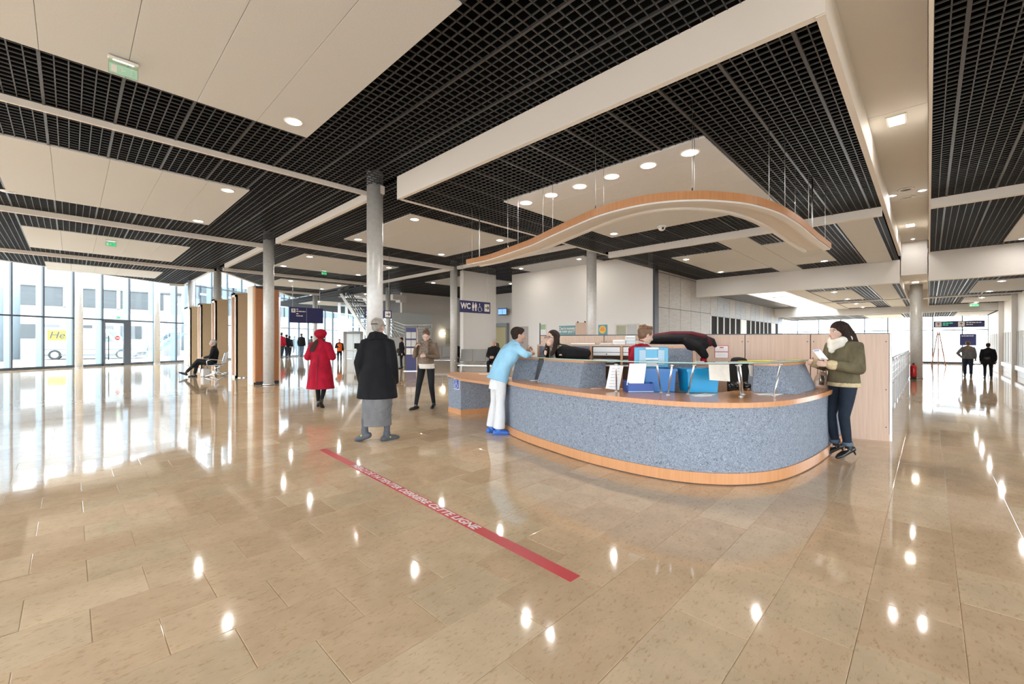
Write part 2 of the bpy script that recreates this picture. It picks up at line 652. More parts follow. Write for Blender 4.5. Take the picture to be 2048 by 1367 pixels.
def panels(x0, x1, y0, y1, z, n=5, along='y', gap=.004):
    """white ceiling field made of n boards"""
    for k in range(n):
        m = MB()
        if along == 'y':
            a, b = x0 + (x1 - x0) * k / n, x0 + (x1 - x0) * (k + 1) / n
            m.rbox(((a + b) / 2, (y0 + y1) / 2, z + .013), (b - a - gap, y1 - y0, .036), .003)
        else:
            a, b = y0 + (y1 - y0) * k / n, y0 + (y1 - y0) * (k + 1) / n
            m.rbox(((x0 + x1) / 2, (a + b) / 2, z + .013), (x1 - x0, b - a - gap, .036), .003)
        m.build('ceiling_panel', 'panel_white', CE)


# --- entrance hall (left)
grid(-9, 4.70, -6, 40, ZC, .125, 'y', .487, 7.48, diag=1)
panels(-1.0, 2.74, 3.36, 7.40, ZC - .012)
panels(-1.0, 2.80, 10.90, 14.98, ZC - .012)
panels(-1.0, 3.00, 18.98, 23.0, ZC - .012)
panels(-.75, 3.15, 26.75, 29.6, ZC - .012)
# --- hall, middle bay and beyond
grid(4.78, 12.12, 8.0, 62, ZC, .125, 'y', .487, 7.48, diag=3)
for q0, q1 in ((9.85, 13.85), (17.25, 20.95)):
    panels(6.30, 10.40, q0, q1, ZC - .012)
panels(7.9, 11.6, 24.9, 28.2, ZC - .012)
grid(12.3, 24.0, 8.0, 24.5, ZC, .125, 'y', .487, 7.48)
panels(14.1, 18.2, 9.75, 13.75, ZC - .012)
panels(14.1, 18.2, 16.9, 20.6, ZC - .012)
grid(12.3, 34.0, 24.5, 60, ZC, .125, 'y', .487, 7.48, diag=2)
panels(14.1, 18.2, 28, 32, ZC - .012)
panels(14.1, 18.2, 36, 40, ZC - .012)
# --- lowered ceiling over the reception counter
grid(4.79, 12.40, .73, 7.83, ZI, .1128, 'x', 4.75, .933)
panels(6.36, 10.66, 2.32, 6.42, ZI - .012, 6, 'y')
grid(12.5, 19.75, .73, 7.60, ZJ, .1128, 'x', 4.75, .933)
panels(13.96, 18.3, 4.23, 6.15, ZJ - .012, 3, 'y')
panels(12.52, 19.75, 3.47, 4.22, ZJ - .012, 3, 'y')
panels(13.96, 18.3, 2.26, 3.46, ZJ - .012, 3, 'y')
panels(12.52, 19.75, .90, 1.55, ZJ - .012, 3, 'y')
# --- right-hand aisle
grid(4.4, 12.44, -7, -.03, ZI, .1128, 'x', 4.75, -.26)
grid(12.54, 19.75, -7, -.03, ZI, .1128, 'x', 4.75, -.26)
panels(15.4, 19.1, -5.6, -1.58, ZI - .012, 4, 'y')
panels(7.6, 11.0, -5.6, -1.75, ZI - .012, 4, 'y')
# --- far corridor
for xa, xb in ((20.05, 27.2), (27.45, 33.6)):
    grid(xa, xb, -3.2, -.03, ZL, .1128, 'x', 4.75, -.26)
    grid(xa, xb, .73, 4.05, ZL, .1128, 'x', 4.75, .933)
    panels(xa + 1.2, xb - 1.2, -3.0, -1.2, ZL - .012, 3, 'y')
    panels(xa + 1.1, xb - 1.1, 2.15, 3.45, ZL - .012, 3, 'y')
    panels(xa + .05, xb - .05, .92, 1.55, ZL - .012, 3, 'y')
    panels(xa + .05, xb - .05, 3.5, 4.05, ZL - .012, 3, 'y')
grid(33.9, 41, -3.2, 8, 3.15, .1128, 'x', 4.75, -.26)
panels(35, 39.6, -2.6, -1.2, 3.138, 3, 'y')
panels(35, 39.6, 1.2, 3.0, 3.138, 3, 'y')

# ================================================================== beams and bulkheads
NT = [0]


def trim(mb, m='white_paint', label=None, lo=None):
    NT[0] += 1
    if mb.v and abs(max(p[2] for p in mb.v) - 6.4) < .01:
        # what rises into the dark ceiling void is painted black
        lo = lo or (ZC if min(p[2] for p in mb.v) > 3.6 else ZJ) + .012
        up = MB()
        up.v = [(x, y, lo if z < 6.3 else z) for x, y, z in mb.v]
        up.f, up.sm = list(mb.f), list(mb.sm)
        up.build('void_closure', 'plenum_black', CE)
        mb.v = [(x, y, lo if z > 6.3 else z) for x, y, z in mb.v]
    return struct('trim_%d' % NT[0], mb, m, label)


# bulkhead at the edge of the lowered counter ceiling (long tilted white band)
trim(MB().box(4.70, 4.78, .66, 7.87, ZI - .012, 6.4), label='deep white bulkhead along the lowered ceiling')
trim(MB().box(4.71, 20.0, 7.83, 7.89, ZI - .012, 6.4))
trim(MB().box(4.72, 19.9, .662, .735, ZI - .02, 6.4))
trim(MB().box(4.35, 19.9, -.035, .0, ZI - .02, 6.4))
trim(MB().box(4.35, 4.42, -8, .0, ZI - .02, 6.4))
# raised white soffit between the two lowered ceilings, in two boards
SOF = struct('trim_%d' % 90, MB().box(-8, 19.9, -.02, .70, ZC + .01, ZC + .05), 'white_paint', 'raised white soffit between the lowered ceilings')
for a, b in ((3.0, 8.45), (8.46, 13.9), (13.91, 19.82)):
    MB().rbox(((a + b) / 2, .35, ZC), (b - a, .69, .02), .002).build('soffit_board', 'white_paint', SOF)
# cross beams
trim(MB().box(12.40, 12.52, .735, 7.60, ZJ - .02, 6.4), lo=ZI + .012)
MB().box(4.8, 19.7, .736, .742, ZI + .012, 6.38).box(4.8, 19.7, 7.818, 7.826, ZI + .012, 6.38).build('void_closure', 'plenum_black', CE)
trim(MB().box(12.44, 12.56, -8, -.035, ZJ - .02, 6.4), lo=ZI + .012)
trim(MB().box(19.75, 20.05, .70, 7.55, ZL - .02, 6.4), label='deep white bulkhead across the far end')
trim(MB().box(19.75, 20.05, -6, .0, ZL - .02, 6.4), lo=ZI + .012)
trim(MB().box(19.82, 24.6, .02, .68, 3.72, 6.4), label='white box beam above the far column')
trim(MB().box(20.05, 33.9, .0, .02, ZL - .02, 4.6))
trim(MB().box(20.05, 33.9, .68, .72, ZL - .02, 4.6))
trim(MB().box(24.6, 33.9, .02, .68, ZL + .35, ZL + .4))
trim(MB().box(27.2, 27.45, -3.2, 4.1, ZL - .045, 4.2))
trim(MB().box(33.6, 33.9, -3.4, 7.6, 3.12, 5.2))
trim(MB().box(20.05, 33.6, 4.05, 4.15, ZL - .03, 6.2), 'cool_white', 'white side of the skylight well')
trim(MB().box(20.05, 33.6, 6.25, 6.35, 3.75, 6.2), 'cool_white')
trim(MB().box(20.05, 33.6, 6.35, 7.5, 3.72, 3.78), 'dark_metal')
for x in (23.3, 27.4, 31.0):
    trim(MB().box(x, x + .35, 4.1, 6.3, 3.95, 4.25), 'cool_white')
# thin edge beams of the hall ceiling
def ytrim(y, w=.07, drop=.07, x0=-9.0, x1=4.72):
    trim(MB().box(max(x0, edge_x(y + w)), x1, y, y + w, ZC - drop, ZC + .008))
ytrim(9.12, .05, .085)
ytrim(16.55, .10, .13)
ytrim(24.1, .12, .12)
ytrim(31.6, .12, .12)
trim(MB().box(4.70, 4.80, 8.55, 15.4, ZC - .17, ZC + .008))
trim(MB().box(4.68, 4.80, 16.6, 22.0, ZC - .16, ZC + .008))
trim(MB().box(4.68, 4.76, 24.7, edge_y(4.72), ZC - .03, 6.4), 'cool_white')
trim(MB().prism([(4.76, 24.6), (5.3, 24.6), (12.2, 35.1), (12.1, 35.2), (5.2, 24.7), (4.76, 24.7)], ZC - .03, 6.4), 'cool_white')
trim(MB().box(4.90, 12.2, 15.42, 15.55, ZC - .14, ZC + .008))
trim(MB().box(4.90, 12.2, 23.2, 23.35, ZC - .12, ZC + .008))
trim(MB().box(9.5, 12.2, 30.7, 30.85, ZC - .12, ZC + .008))
trim(MB().box(12.1, 12.24, 8.6, 15.2, ZC - .13, ZC + .008))
trim(MB().box(12.1, 12.24, 15.6, 24.0, ZC - .12, ZC + .008))
# fascia that closes the hall ceiling towards the glass front
fa = MB()
pa, pb = E0 - ED * 6, Vector((4.75, edge_y(4.75), 0))
for a, b in ((pa, pb),):
    n = Vector((-ED.y, ED.x, 0)) * .06
    fa.prism([(a.x, a.y), (b.x, b.y), (b.x + n.x, b.y + n.y), (a.x + n.x, a.y + n.y)], ZC - .02, 6.4)
trim(fa, 'cool_white')
# roof over the glazed strip beyond the hall ceiling
ro = MB()
qa, qb = FA - FD * 8, FA + FD * 46
ro.prism([(pa.x, pa.y), (4.4, edge_y(4.4)), (4.4, 24.9), (5.3, 24.9), (13.5, 38), (17, 46.2), (26, 52.4), (qb.x, qb.y), (qa.x, qa.y)], 8.3, 8.4)
trim(ro, 'cool_white')

# ================================================================== walls
# unseen outer walls, added to limit daylight from behind: open below, solid above
struct('wall_rear_unseen', MB().box(-9.3, -9.0, -8.3, 24, 3.1, 6.5).box(-9.3, -9.0, -8.3, 24, 0, .5), 'white_paint')
struct('wall_near_unseen', MB().box(-9.3, 8, -8.3, -8.0, 3.1, 6.5).box(-9.3, 8, -8.3, -8.0, 0, .5).box(8, 20.3, -8.3, -8.0, 0, 6.5), 'white_paint')
# white wall with the posters, and the grey panelled wall beyond it
struct('wall_back', MB().box(15.65, 15.9, 7.55, 15.2, 0, 5.2), 'white_paint', 'tall white wall behind the reception partition')
struct('wall_pier', MB().box(13.05, 15.2, 15.9, 16.15, 0, 5.2), 'white_paint')
struct('wall_room', MB().box(21.3, 21.5, 12, 26, 0, 5.2), 'white_paint')
struct('wall_hall', MB().box(15.9, 34, 26.0, 26.2, 0, 5.2), 'white_paint')


def xon(px, Y):
    t = (px - 1024) / 858.0
    return Y * (t * FW.y - RT.y) / (RT.x - t * FW.x)


def zon(px, py, Y):
    x = xon(px, Y)
    d = Vector((x, Y, 0)).dot(FW)
    return EYE + (684 - py) * d / 858.0


YG = 7.55
noisy('grey_panel', (.40, .385, .365), (.47, .455, .435), 2.5, .5, 4, (1, 1, 6))
noisy('grey_panel_blue', (.30, .31, .33), (.38, .39, .41), 2.5, .45, 4, (1, 1, 6))
WG = struct('wall_side', MB().box(15.9, 36, YG + .05, YG + .3, 0, 6.3), 'dark_metal', 'grey panelled wall with a row of dark windows')
MB().box(15.62, 15.9, YG - .02, YG + .06, 0, 5.2).build('corner_post', 'dark_metal', WG)
px_edges = [1317, 1338.5, 1361, 1382, 1401, 1421]
zr = [0, zon(1316, 614, YG), zon(1318.7, 544, YG), 4.6]
for i in range(5):
    xa, xb = xon(px_edges[i], YG), xon(px_edges[i + 1], YG)
    for k in range(3):
        if i == 4 and k == 2: continue
        MB().box(xa + .012, xb - .012, YG, YG + .05, zr[k] + .012, zr[k + 1] - .012).build('cladding_panel', 'grey_panel', WG)
# upper panels run on above the windows
xe = xon(1421, YG)
xs = [xe + .93 * i for i in range(15)]
zw0, zw1 = 1.2, zon(1421, 632, YG)
for i in range(14):
    MB().box(xs[i] + .01, xs[i + 1] - .01, YG, YG + .05, zw1 + .02, 3.72).build('cladding_panel', 'grey_panel_blue' if i % 3 else 'grey_panel', WG)
    if i not in (5, 12):
        MB().box(xs[i] + .10, xs[i + 1] - .02, YG + .02, YG + .05, zw0, zw1).build('window_pane', 'soft_black', WG)
    MB().box(xs[i] - .02 if i not in (5, 12) else xs[i], xs[i] + .10 if i not in (5, 12) else xs[i + 1] - .02, YG - .01, YG + .05, zw0, zw1).build('window_jamb', 'cool_white', WG)
    MB().box(xs[i] + .01, xs[i + 1] - .01, YG, YG + .05, .01, zw0 - .02).build('cladding_panel', 'grey_panel', WG)
# right wall of the far corridor: white above, striped slats below
WR = struct('wall_right', MB().box(20.3, 41, -3.05, -2.75, 0, 4.6), 'cool_white', 'white corridor wall with striped slats')
sl = [MB(), MB(), MB()]
cols = ('slat_brown', 'slat_cream', 'slat_grey')
mat('slat_brown', (.34, .25, .17), .5); mat('slat_cream', (.74, .71, .66), .5); mat('slat_grey', (.45, .47, .45), .5)
x = 20.4
k = 0
rg = random.Random(5)
while x < 40:
    w = rg.choice((.10, .14, .18, .24))
    sl[k % 3].box(x, x + w - .02, -2.75, -2.72 - .012 * (k % 2), .48, 1.92)
    x += w
    k += 1
for q, c in zip(sl, cols):
    o = q.build('slats', c, WR); o['kind'] = 'stuff'
MB().box(20.3, 41, -2.75, -2.66, .26, .45).build('guard_rail', 'cool_white', WR)
MB().box(20.3, 41, -2.75, -2.72, .0, .24).build('skirting', 'slat_brown', WR)
for x in (23.6, 28.4, 33.2):
    MB().box(x, x + .16, -2.76, -2.58, 0, 3.55).build('pilaster', 'white_paint', WR)
# end glazing of the corridor
XE = 41.0
GE = struct('window_1', MB().box(XE, XE + .02, -2.8, 8, 0, 3.4), 'pane', 'glazed far end of the corridor')
for y in (-2.75, -1.6, -.2, .9, 2.1, 3.4, 4.8, 6.2, 7.6):
    MB().box(XE - .06, XE + .04, y - .03, y + .03, 0, 3.4).build('mullion', 'dark_metal', GE)
for z in (.03, 2.25):
    MB().box(XE - .05, XE + .03, -2.8, 8, z - .03, z + .03).build('transom', 'dark_metal', GE)
MB().box(XE - .12, XE - .06, -1.58, 1.2, .01, .13).build('door_rail', 'dark_metal', GE)

# ================================================================== glass front (left)
def fpt(s, off=0.0):
    p = FA + FD * s + FN * off
    return p.x, p.y


GF = struct('window_2', MB().prism([fpt(-8, .02), fpt(46, .02), fpt(46, .04), fpt(-8, .04)], .12, 8.3), 'pane', 'tall glass front with slim dark mullions')
S0 = 0.0
import_px = [22, 86, 146, 204, 258, 308, 352]
def fs_of(px):
    d = 25053.0 / (1168 - px)
    return (pd(px, d) - FA).dot(FD)
mull = [fs_of(p) for p in import_px]
step = 1.49
sv = [mull[0] - step * i for i in (4, 3, 2, 1)] + mull + [mull[-1] + step * i for i in range(1, 22)]
mm_ = None
for s in sv:
    a = [fpt(s - .03, -.06), fpt(s + .03, -.06), fpt(s + .03, .05), fpt(s - .03, .05)]
    MB().prism(a, 0, 8.3).build('mullion', 'dark_metal', GF)
    b = [fpt(s - .02, .06), fpt(s + .02, .06), fpt(s + .02, .46), fpt(s - .02, .46)]
    MB().prism(b, 0, 8.3).build('glass_fin', 'fin_blue', GF)
for z0, z1 in ((0, .13), (2.77, 2.85), (5.62, 5.70)):
    MB().prism([fpt(-8, -.05), fpt(46, -.05), fpt(46, .05), fpt(-8, .05)], z0, z1).build('transom', 'dark_metal', GF)
# glazed door in the front
sa, sb = mull[3], mull[4]
DR = thing('entrance_door', 'dark framed glass entrance door with long black pull handle', 'door', (*fpt((sa + sb) / 2, -.1), 0), math.atan2(FD.y, FD.x))
w = (sb - sa) / 2
MB().box(-w, w, -.05, .03, 2.62, 2.80).build('door_head', 'dark_metal', DR)
MB().box(w - .42, w, -.05, .03, 0, 2.62).build('door_jamb', 'dark_metal', DR)
MB().box(-w, -w + .07, -.05, .03, 0, 2.62).build('door_jamb', 'dark_metal', DR)
lf = MB().box(-w + .08, w - .43, -.01, .0, .1, 2.6).build('door_leaf', 'pane', DR)
MB().tube([(-w + .22, -.09, .35), (-w + .22, -.09, 1.85)], .022, 8).build('pull_handle', 'black', DR)
for z in (.5, 1.7):
    MB().tube([(-w + .1, -.02, z), (-w + .22, -.09, z)], .015, 6).build('handle_bracket', 'black', DR)
tk = MB()
tk.tube([(w - .78, -.014, 1.70), (w - .78, -.02, 1.70)], .135, 20)
dsk = tk.build('no_entry_sticker', 'red_gloss', DR)
MB().box(w - .87, w - .69, -.024, -.02, 1.67, 1.73).build('white_bar', 'sign_white', dsk)
# ================================================================== outdoors; building, ground, column and van colours darkened against daylight blowout
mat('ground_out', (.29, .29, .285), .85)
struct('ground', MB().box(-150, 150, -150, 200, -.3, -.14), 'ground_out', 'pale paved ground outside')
mat('render_white_dimmed', (.36, .36, .355), .8)
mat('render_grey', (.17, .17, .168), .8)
mat('window_grey', (.075, .08, .083), .4)
BY = 62.0
def bz(z): return (z - 1.45) * 1.24 + 1.45
BL = thing('office_building', 'white two-storey building with grey window bands across the forecourt', 'building', (0, BY, 0))
MB().box(-40, 9, .3, 12, -.14, bz(9.0)).build('wall', 'render_white_dimmed', BL)
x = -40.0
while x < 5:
    MB().box(x, x + .3, .12, .3, bz(4.3), bz(5.85)).build('pier', 'render_white_dimmed', BL)
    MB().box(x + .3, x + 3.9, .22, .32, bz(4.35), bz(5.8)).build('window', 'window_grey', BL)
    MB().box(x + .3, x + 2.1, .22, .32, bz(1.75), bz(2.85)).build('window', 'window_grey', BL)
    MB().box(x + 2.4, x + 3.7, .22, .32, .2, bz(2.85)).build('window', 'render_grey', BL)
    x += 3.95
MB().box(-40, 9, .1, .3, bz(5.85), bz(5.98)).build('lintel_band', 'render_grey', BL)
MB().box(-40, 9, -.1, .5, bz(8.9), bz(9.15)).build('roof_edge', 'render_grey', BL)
# striped wall added outside to tone down the over-bright far glazing
WN = thing('striped_backdrop', 'added blue-grey striped backdrop that dims the far end of the glass front', 'building', (*fpt(50, 13), -.14))
mat('backdrop_blue', (.15, .175, .19), .5); mat('backdrop_dark', (.05, .065, .075), .3); mat('backdrop_white', (.24, .25, .25), .6)
MB().prism([fpt(24, 13.2), fpt(84, 13.2), fpt(84, 15), fpt(24, 15)], -.14, 11).build('wall', 'backdrop_blue', WN, True)
s_ = 24.2
k_ = 0
while s_ < 83:
    w_ = (1.1, .5, .8)[k_ % 3]
    MB().prism([fpt(s_, 13.0), fpt(s_ + w_, 13.0), fpt(s_ + w_, 13.2), fpt(s_, 13.2)], -.14, 10.8).build('backdrop_strip', ('backdrop_dark', 'backdrop_white', 'backdrop_dark')[k_ % 3], WN, True)
    s_ += w_ + (.9, .5, .7)[k_ % 3]
    k_ += 1
for z_ in (3.2, 6.6):
    MB().prism([fpt(24, 12.95), fpt(84, 12.95), fpt(84, 13.0), fpt(24, 13.0)], z_, z_ + .25).build('backdrop_band', 'backdrop_white', WN, True)
# forecourt columns
for i, (px, py, w) in enumerate([(5, 722, 12), (31, 718, 13), (116, 711, 11), (171, 706, 9), (212, 704, 7), (242, 702, 6), (296, 701, 6), (338, 700, 6), (364, 700, 8), (420, 699, 7), (452, 698, 7), (497, 697, 6)]):
    p = at(px, py, -.14) if False else at(px, py)
    d = 858 * EYE / (py - 684)
    r = w / 858 * d / 2
    o = thing('outdoor_column', 'slim pale round column outside the glass front, %s from the left' % ('first', 'second', 'third', 'fourth', 'fifth', 'sixth', 'seventh', 'eighth', 'ninth', 'tenth', 'eleventh', 'twelfth')[i], 'column', (p.x, p.y, -.14), 0, 'forecourt columns')
    MB().cyl((0, 0), r, 0, 11, 18).build('shaft', 'fin_pale_dimmed' if 'fin_pale_dimmed' in M else mat('fin_pale_dimmed', (.15, .18, .20), .5), o)
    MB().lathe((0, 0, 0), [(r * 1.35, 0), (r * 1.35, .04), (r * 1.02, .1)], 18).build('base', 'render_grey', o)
# van
VP_ = at(215, 704)
mat('van_white_dimmed', (.42, .42, .42), .3)
mat('van_yellow', (.85, .62, .02), .4)
mat('tyre', (.03, .03, .03), .8)
mat('van_glass', (.12, .14, .16), .1)
VN = thing('van', 'white delivery van with yellow sign parked outside', 'van', tuple(pd(190, 40.5)[:2]) + (-.14,), -.35)
VN.scale = (1.20,) * 3
# side view runs along X, nose towards +X
side = [(-3.0, .35), (2.75, .35), (2.9, .55), (2.88, 1.0), (2.35, 1.22), (1.65, 1.32), (1.0, 2.18), (.7, 2.36), (-2.75, 2.42), (-2.95, 2.25), (-3.0, 1.2)]
vb = MB()
n = len(side)
vs = [(a, -.95, b) for a, b in side] + [(a, .95, b) for a, b in side]
vb.add(vs, [tuple(range(n)), tuple(reversed(range(n, 2 * n)))] + [(i, n + i, n + (i + 1) % n, (i + 1) % n) for i in range(n)])
vb.build('body', 'van_white_dimmed', VN)
for wx in (-1.95, 1.9):
    wl = MB().tube([(wx, -.99, .36), (wx, -.75, .36)], .36, 20).build('wheel', 'tyre', VN)
    MB().tube([(wx, -1.0, .36), (wx, -.97, .36)], .22, 16).build('hub', 'brushed_steel', wl)
MB().add([(.35, -.962, 1.35), (1.42, -.962, 1.35), (.92, -.962, 2.05), (.35, -.962, 2.05)], [(0, 1, 2, 3)]).build('side_window', 'van_glass', VN)
MB().add([(1.68, -.85, 1.34), (1.68, .85, 1.34), (1.04, .8, 2.14), (1.04, -.8, 2.14)], [(0, 1, 2, 3)]).build('windscreen', 'van_glass', VN)
vy = MB().box(-2.35, -.5, -.97, -.955, 1.45, 2.2).build('sign_panel', 'van_yellow', VN)
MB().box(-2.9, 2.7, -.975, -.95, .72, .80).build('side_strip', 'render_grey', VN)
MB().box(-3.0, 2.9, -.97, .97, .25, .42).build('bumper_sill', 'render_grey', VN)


def text(body, size, m, parent=None, loc=(0, 0, 0), rot=(0, 0, 0), align='CENTER', name='lettering', shear=0.0, sx=1.0, ext=.0015, bold=0.0, spacing=1.0):
    cu = bpy.data.curves.new(name, 'FONT')
    cu.body = body
    cu.size = size
    cu.align_x = align
    cu.align_y = 'CENTER'
    cu.shear = shear
    cu.extrude = ext
    cu.offset = bold
    cu.space_character = spacing
    cu.resolution_u = 3
    o = bpy.data.objects.new(name, cu)
    C.objects.link(o)
    cu.materials.append(M[m])
    o.location = loc
    o.rotation_euler = rot
    o.scale = (sx, 1, 1)
    if parent is not None:
        o.parent = parent
    return o


text('Hertz', .72, 'ink', VN, (-1.43, -.975, 1.82), (PI / 2, 0, 0), shear=.25, bold=.012)
# warning post
WP = thing('warning_post', 'red and white striped warning post on the forecourt', 'post', tuple(at(105, 696)), 0)
MB().lathe((0, 0, -.14), [(.22, 0), (.22, .12), (.1, .2)], 12).build('foot', 'tyre', WP)
for k in range(4):
    MB().box(-.13, .13, -.04, .04, .1 + k * .28, .1 + (k + 1) * .28 - .004).build('stripe', 'red_gloss' if k % 2 else 'sign_white', WP)
# outdoor stair seen through the glass
ST = thing('outdoor_stair', 'pale metal stair with railings outside the glass front', 'stair', tuple(at(322, 712)) , math.atan2(FD.y, FD.x))
for s_ in (-.75, .75):
    MB().add([(-2.2, s_, 0), (-1.9, s_, 0), (2.6, s_, 2.6), (2.6, s_, 2.95), (-2.2, s_, .3)], [(0, 1, 2, 3, 4)]).build('stringer', 'fin_blue', ST)
    MB().tube([(-2.2, s_, 1.1), (2.5, s_, 3.8)], .035, 6).build('handrail', 'brushed_steel', ST)
    for k in range(5):
        x = -2.1 + k * 1.1
        MB().tube([(x, s_, .2 + k * .62), (x, s_, 1.15 + k * .63)], .025, 6).build('baluster', 'brushed_steel', ST)
for k in range(13):
    MB().box(-2.1 + k * .36, -1.75 + k * .36, -.72, .72, .18 + k * .2, .22 + k * .2).build('tread', 'render_grey', ST)

# ================================================================== columns in the hall
def column(px, py, z1, label, r=.165, base=True, loc=None):
    p = Vector(loc) if loc else at(px, py)
    o = thing('round_column', label, 'column', (p.x, p.y, 0))
    MB().cyl((0, 0), r, 0, z1, 32).build('shaft', 'column_grey', o)
    MB().lathe((0, 0, 0), [(r + .012, 0), (r + .012, .05), (r, .055)], 32).build('collar', 'brushed_steel', o)
    return o


column(0, 0, ZC + .3, 'tall grey round column behind the man in the grey cap', .172, loc=(4.66, 8.72, 0))
column(0, 0, ZC + .3, 'grey round column in front of the cherry wood kiosk', .165, loc=(4.66, 15.95, 0))
column(0, 0, ZC + .3, 'grey round column rising behind the tan kiosks', .165, loc=(4.98, 24.75, 0))
column(0, 0, ZC + .3, 'pale round column farthest along the tan kiosks', .165, loc=(4.72, 29.5, 0))
column(0, 0, ZC + .3, 'grey round column beside the wall with the WC sign', .165, loc=(12.2, 15.55, 0))
column(0, 0, ZC + .3, 'grey round column standing behind the partition near the sun poster', .165, loc=(12.2, 8.12, 0))
column(0, 0, 3.75, 'grey round column with the fire extinguisher in the right aisle', .19, loc=(23.4, .35, 0))
column(0, 0, 8.3, 'slim grey column inside the glass front left of the door', .165, loc=tuple(at(158, 736)))
column(0, 0, 8.3, 'slim grey column inside the glass front right of the door', .165, loc=tuple(at(314, 727.5)))
column(0, 0, ZC + .3, 'pale round column right of the hanging blue direction board', .165, loc=(12.1, 31.2, 0))
column(0, 0, ZC + .3, 'pale round column below the hanging blue direction board', .165, loc=(12.0, 38.6, 0))
column(0, 0, ZC + .3, 'far pale round column left of the hanging blue direction board', .165, loc=(12.75, 42.3, 0))
column(0, 0, ZC + .3, 'round column half hidden beside the blue arrow sign', .15, loc=tuple(pd(776, 27, 0)))

# ================================================================== downlights
_dl = None
def downlight(x, y, z, label, r=.108, m='lens'):
    global _dl
    if _dl is None:
        _dl = {}
    key = (round(r, 3), m)
    if key not in _dl:
        a = MB().lathe((0, 0, 0), [(1.28 * r, .0), (1.28 * r, -.006), (1.05 * r, -.010), (1.0 * r, -.002)], 24).mesh('ring')
        b = MB().add([(r * math.cos(2 * PI * k / 14), -r * math.sin(2 * PI * k / 14), -.0095) for k in range(14)], [tuple(range(14))]).mesh('lens')
        q = r * .30
        e = MB().add([(q * math.cos(2 * PI * k / 12), -q * math.sin(2 * PI * k / 12), -.0105) for k in range(12)], [tuple(range(12))]).mesh('lens')
        _dl[key] = (a, b, e)
    o = thing('downlight', label, 'downlight', (x, y, z), 0, 'recessed ceiling downlights')
    obj('ring', _dl[key][0], 'lamp_ring', o)
    obj('reflector', _dl[key][1], 'lens_ring', o)
    obj('lens', _dl[key][2], m, o)
    return o


zc = ZC - .018
downlight(2.39, 6.99, zc, 'large round downlight at the corner of the nearest left ceiling panel')
downlight(2.45, 11.22, zc, 'round downlight at the near corner of the second left ceiling panel')
downlight(2.5, 14.65, zc, 'round downlight at the far corner of the second left ceiling panel')
for i, y in enumerate((6.10, 5.42, 4.73, 4.04, 3.35, 2.66)):
    downlight(6.71, y, ZI - .018, '%s round downlight from the left in the row above the counter' % ('first', 'second', 'third', 'fourth', 'fifth', 'sixth')[i], .118)
downlight(10.29, 6.13, ZI - .018, 'round downlight alone at the back of the counter ceiling panel', .092)
downlight(10.29, 2.66, ZI - .018, 'round downlight at the far right of the counter ceiling panel', .092)
downlight(6.62, 10.17, zc, 'round downlight on the middle ceiling panel just right of the tall column')
downlight(9.95, 10.22, zc, 'round downlight at the right tip of the middle ceiling panel')
downlight(9.99, 13.5, zc, 'round downlight at the far corner of the middle ceiling panel')
downlight(6.62, 13.5, zc, 'round downlight on the middle ceiling panel left of the tall column')
downlight(6.62, 17.6, zc, 'round downlight on the ceiling panel above the green exit sign')
downlight(10.1, 17.6, zc, 'round downlight left of the blue arrow sign on the ceiling panel')
downlight(10.1, 20.6, zc, 'round downlight right of the hall exit sign at the panel corner')
downlight(6.62, 20.6, zc, 'round downlight at the far left corner of the exit sign panel')
downlight(8.5, 25.3, zc, 'small far downlight left beyond the hall exit sign')
downlight(11.2, 25.3, zc, 'small far downlight right beyond the hall exit sign')
downlight(11.2, 27.8, zc, 'small far downlight farthest beyond the hall exit sign')
downlight(14.45, 10.22, zc, 'round downlight left of the column behind the partition', .092)
downlight(14.45, 13.45, zc, 'round downlight above the WC wall near the canopy tip', .092)
downlight(14.45, 17.4, zc, 'round downlight in the waiting area ceiling', .092)
downlight(17.8, 17.4, zc, 'round downlight washing the wall over the television', .092)
downlight(17.8, 20.3, zc, 'round downlight at the back of the waiting area', .092)
downlight(14.5, 28.5, zc, 'added downlight brightening the stair, nearest the frosted screen')  # lamps from here to the lift are added to brighten the far hall
downlight(17.8, 28.5, zc, 'added downlight brightening the stair, right of its neighbour')
downlight(14.5, 31.5, zc, 'added downlight brightening the stair landing')
downlight(14.5, 36.6, zc, 'added downlight brightening the hall beyond the glass lift, nearer one')
downlight(17.8, 39.4, zc, 'added downlight brightening the hall beyond the glass lift, farther one')
downlight(14.45, 20.3, zc, 'added downlight brightening the wall near the brochure stand')  # added lamp, lifts the dim hall wall
downlight(14.45, 5.86, ZJ - .018, 'round downlight at the near corner of the left panel behind the counter', .092)
downlight(18.0, 5.92, ZJ - .018, 'round downlight at the far corner of the left panel behind the counter', .092)
downlight(14.47, 2.6, ZJ - .018, 'round downlight beside the right tip of the wooden canopy', .092)
downlight(18.04, 2.57, ZJ - .018, 'round downlight behind the right tip of the wooden canopy', .092)
downlight(18.9, -1.93, ZI - .018, 'round downlight at the far corner of the right aisle panel', .08)
downlight(15.8, -1.93, ZI - .018, 'round downlight at the near corner of the right aisle panel', .08)
downlight(8.2, -2.1, ZI - .018, 'round downlight of the nearest right aisle panel', .08)
downlight(13.26, .60, ZC - .012, 'small round downlight left in the raised soffit', .07)
downlight(13.26, .10, ZC - .012, 'small round downlight right in the raised soffit', .07)
downlight(19.3, .37, ZC - .012, 'round downlight washing the white box beam', .05)
for i, x in enumerate((21.6, 25.6, 29.0, 32.2)):
    downlight(x, 2.75, ZL - .018, 'far corridor downlight left of the column, number %s along' % ('one', 'two', 'three', 'four')[i], .092)
    downlight(x, -1.75, ZL - .018, 'far corridor downlight right of the column, number %s along' % ('one', 'two', 'three', 'four')[i], .092)


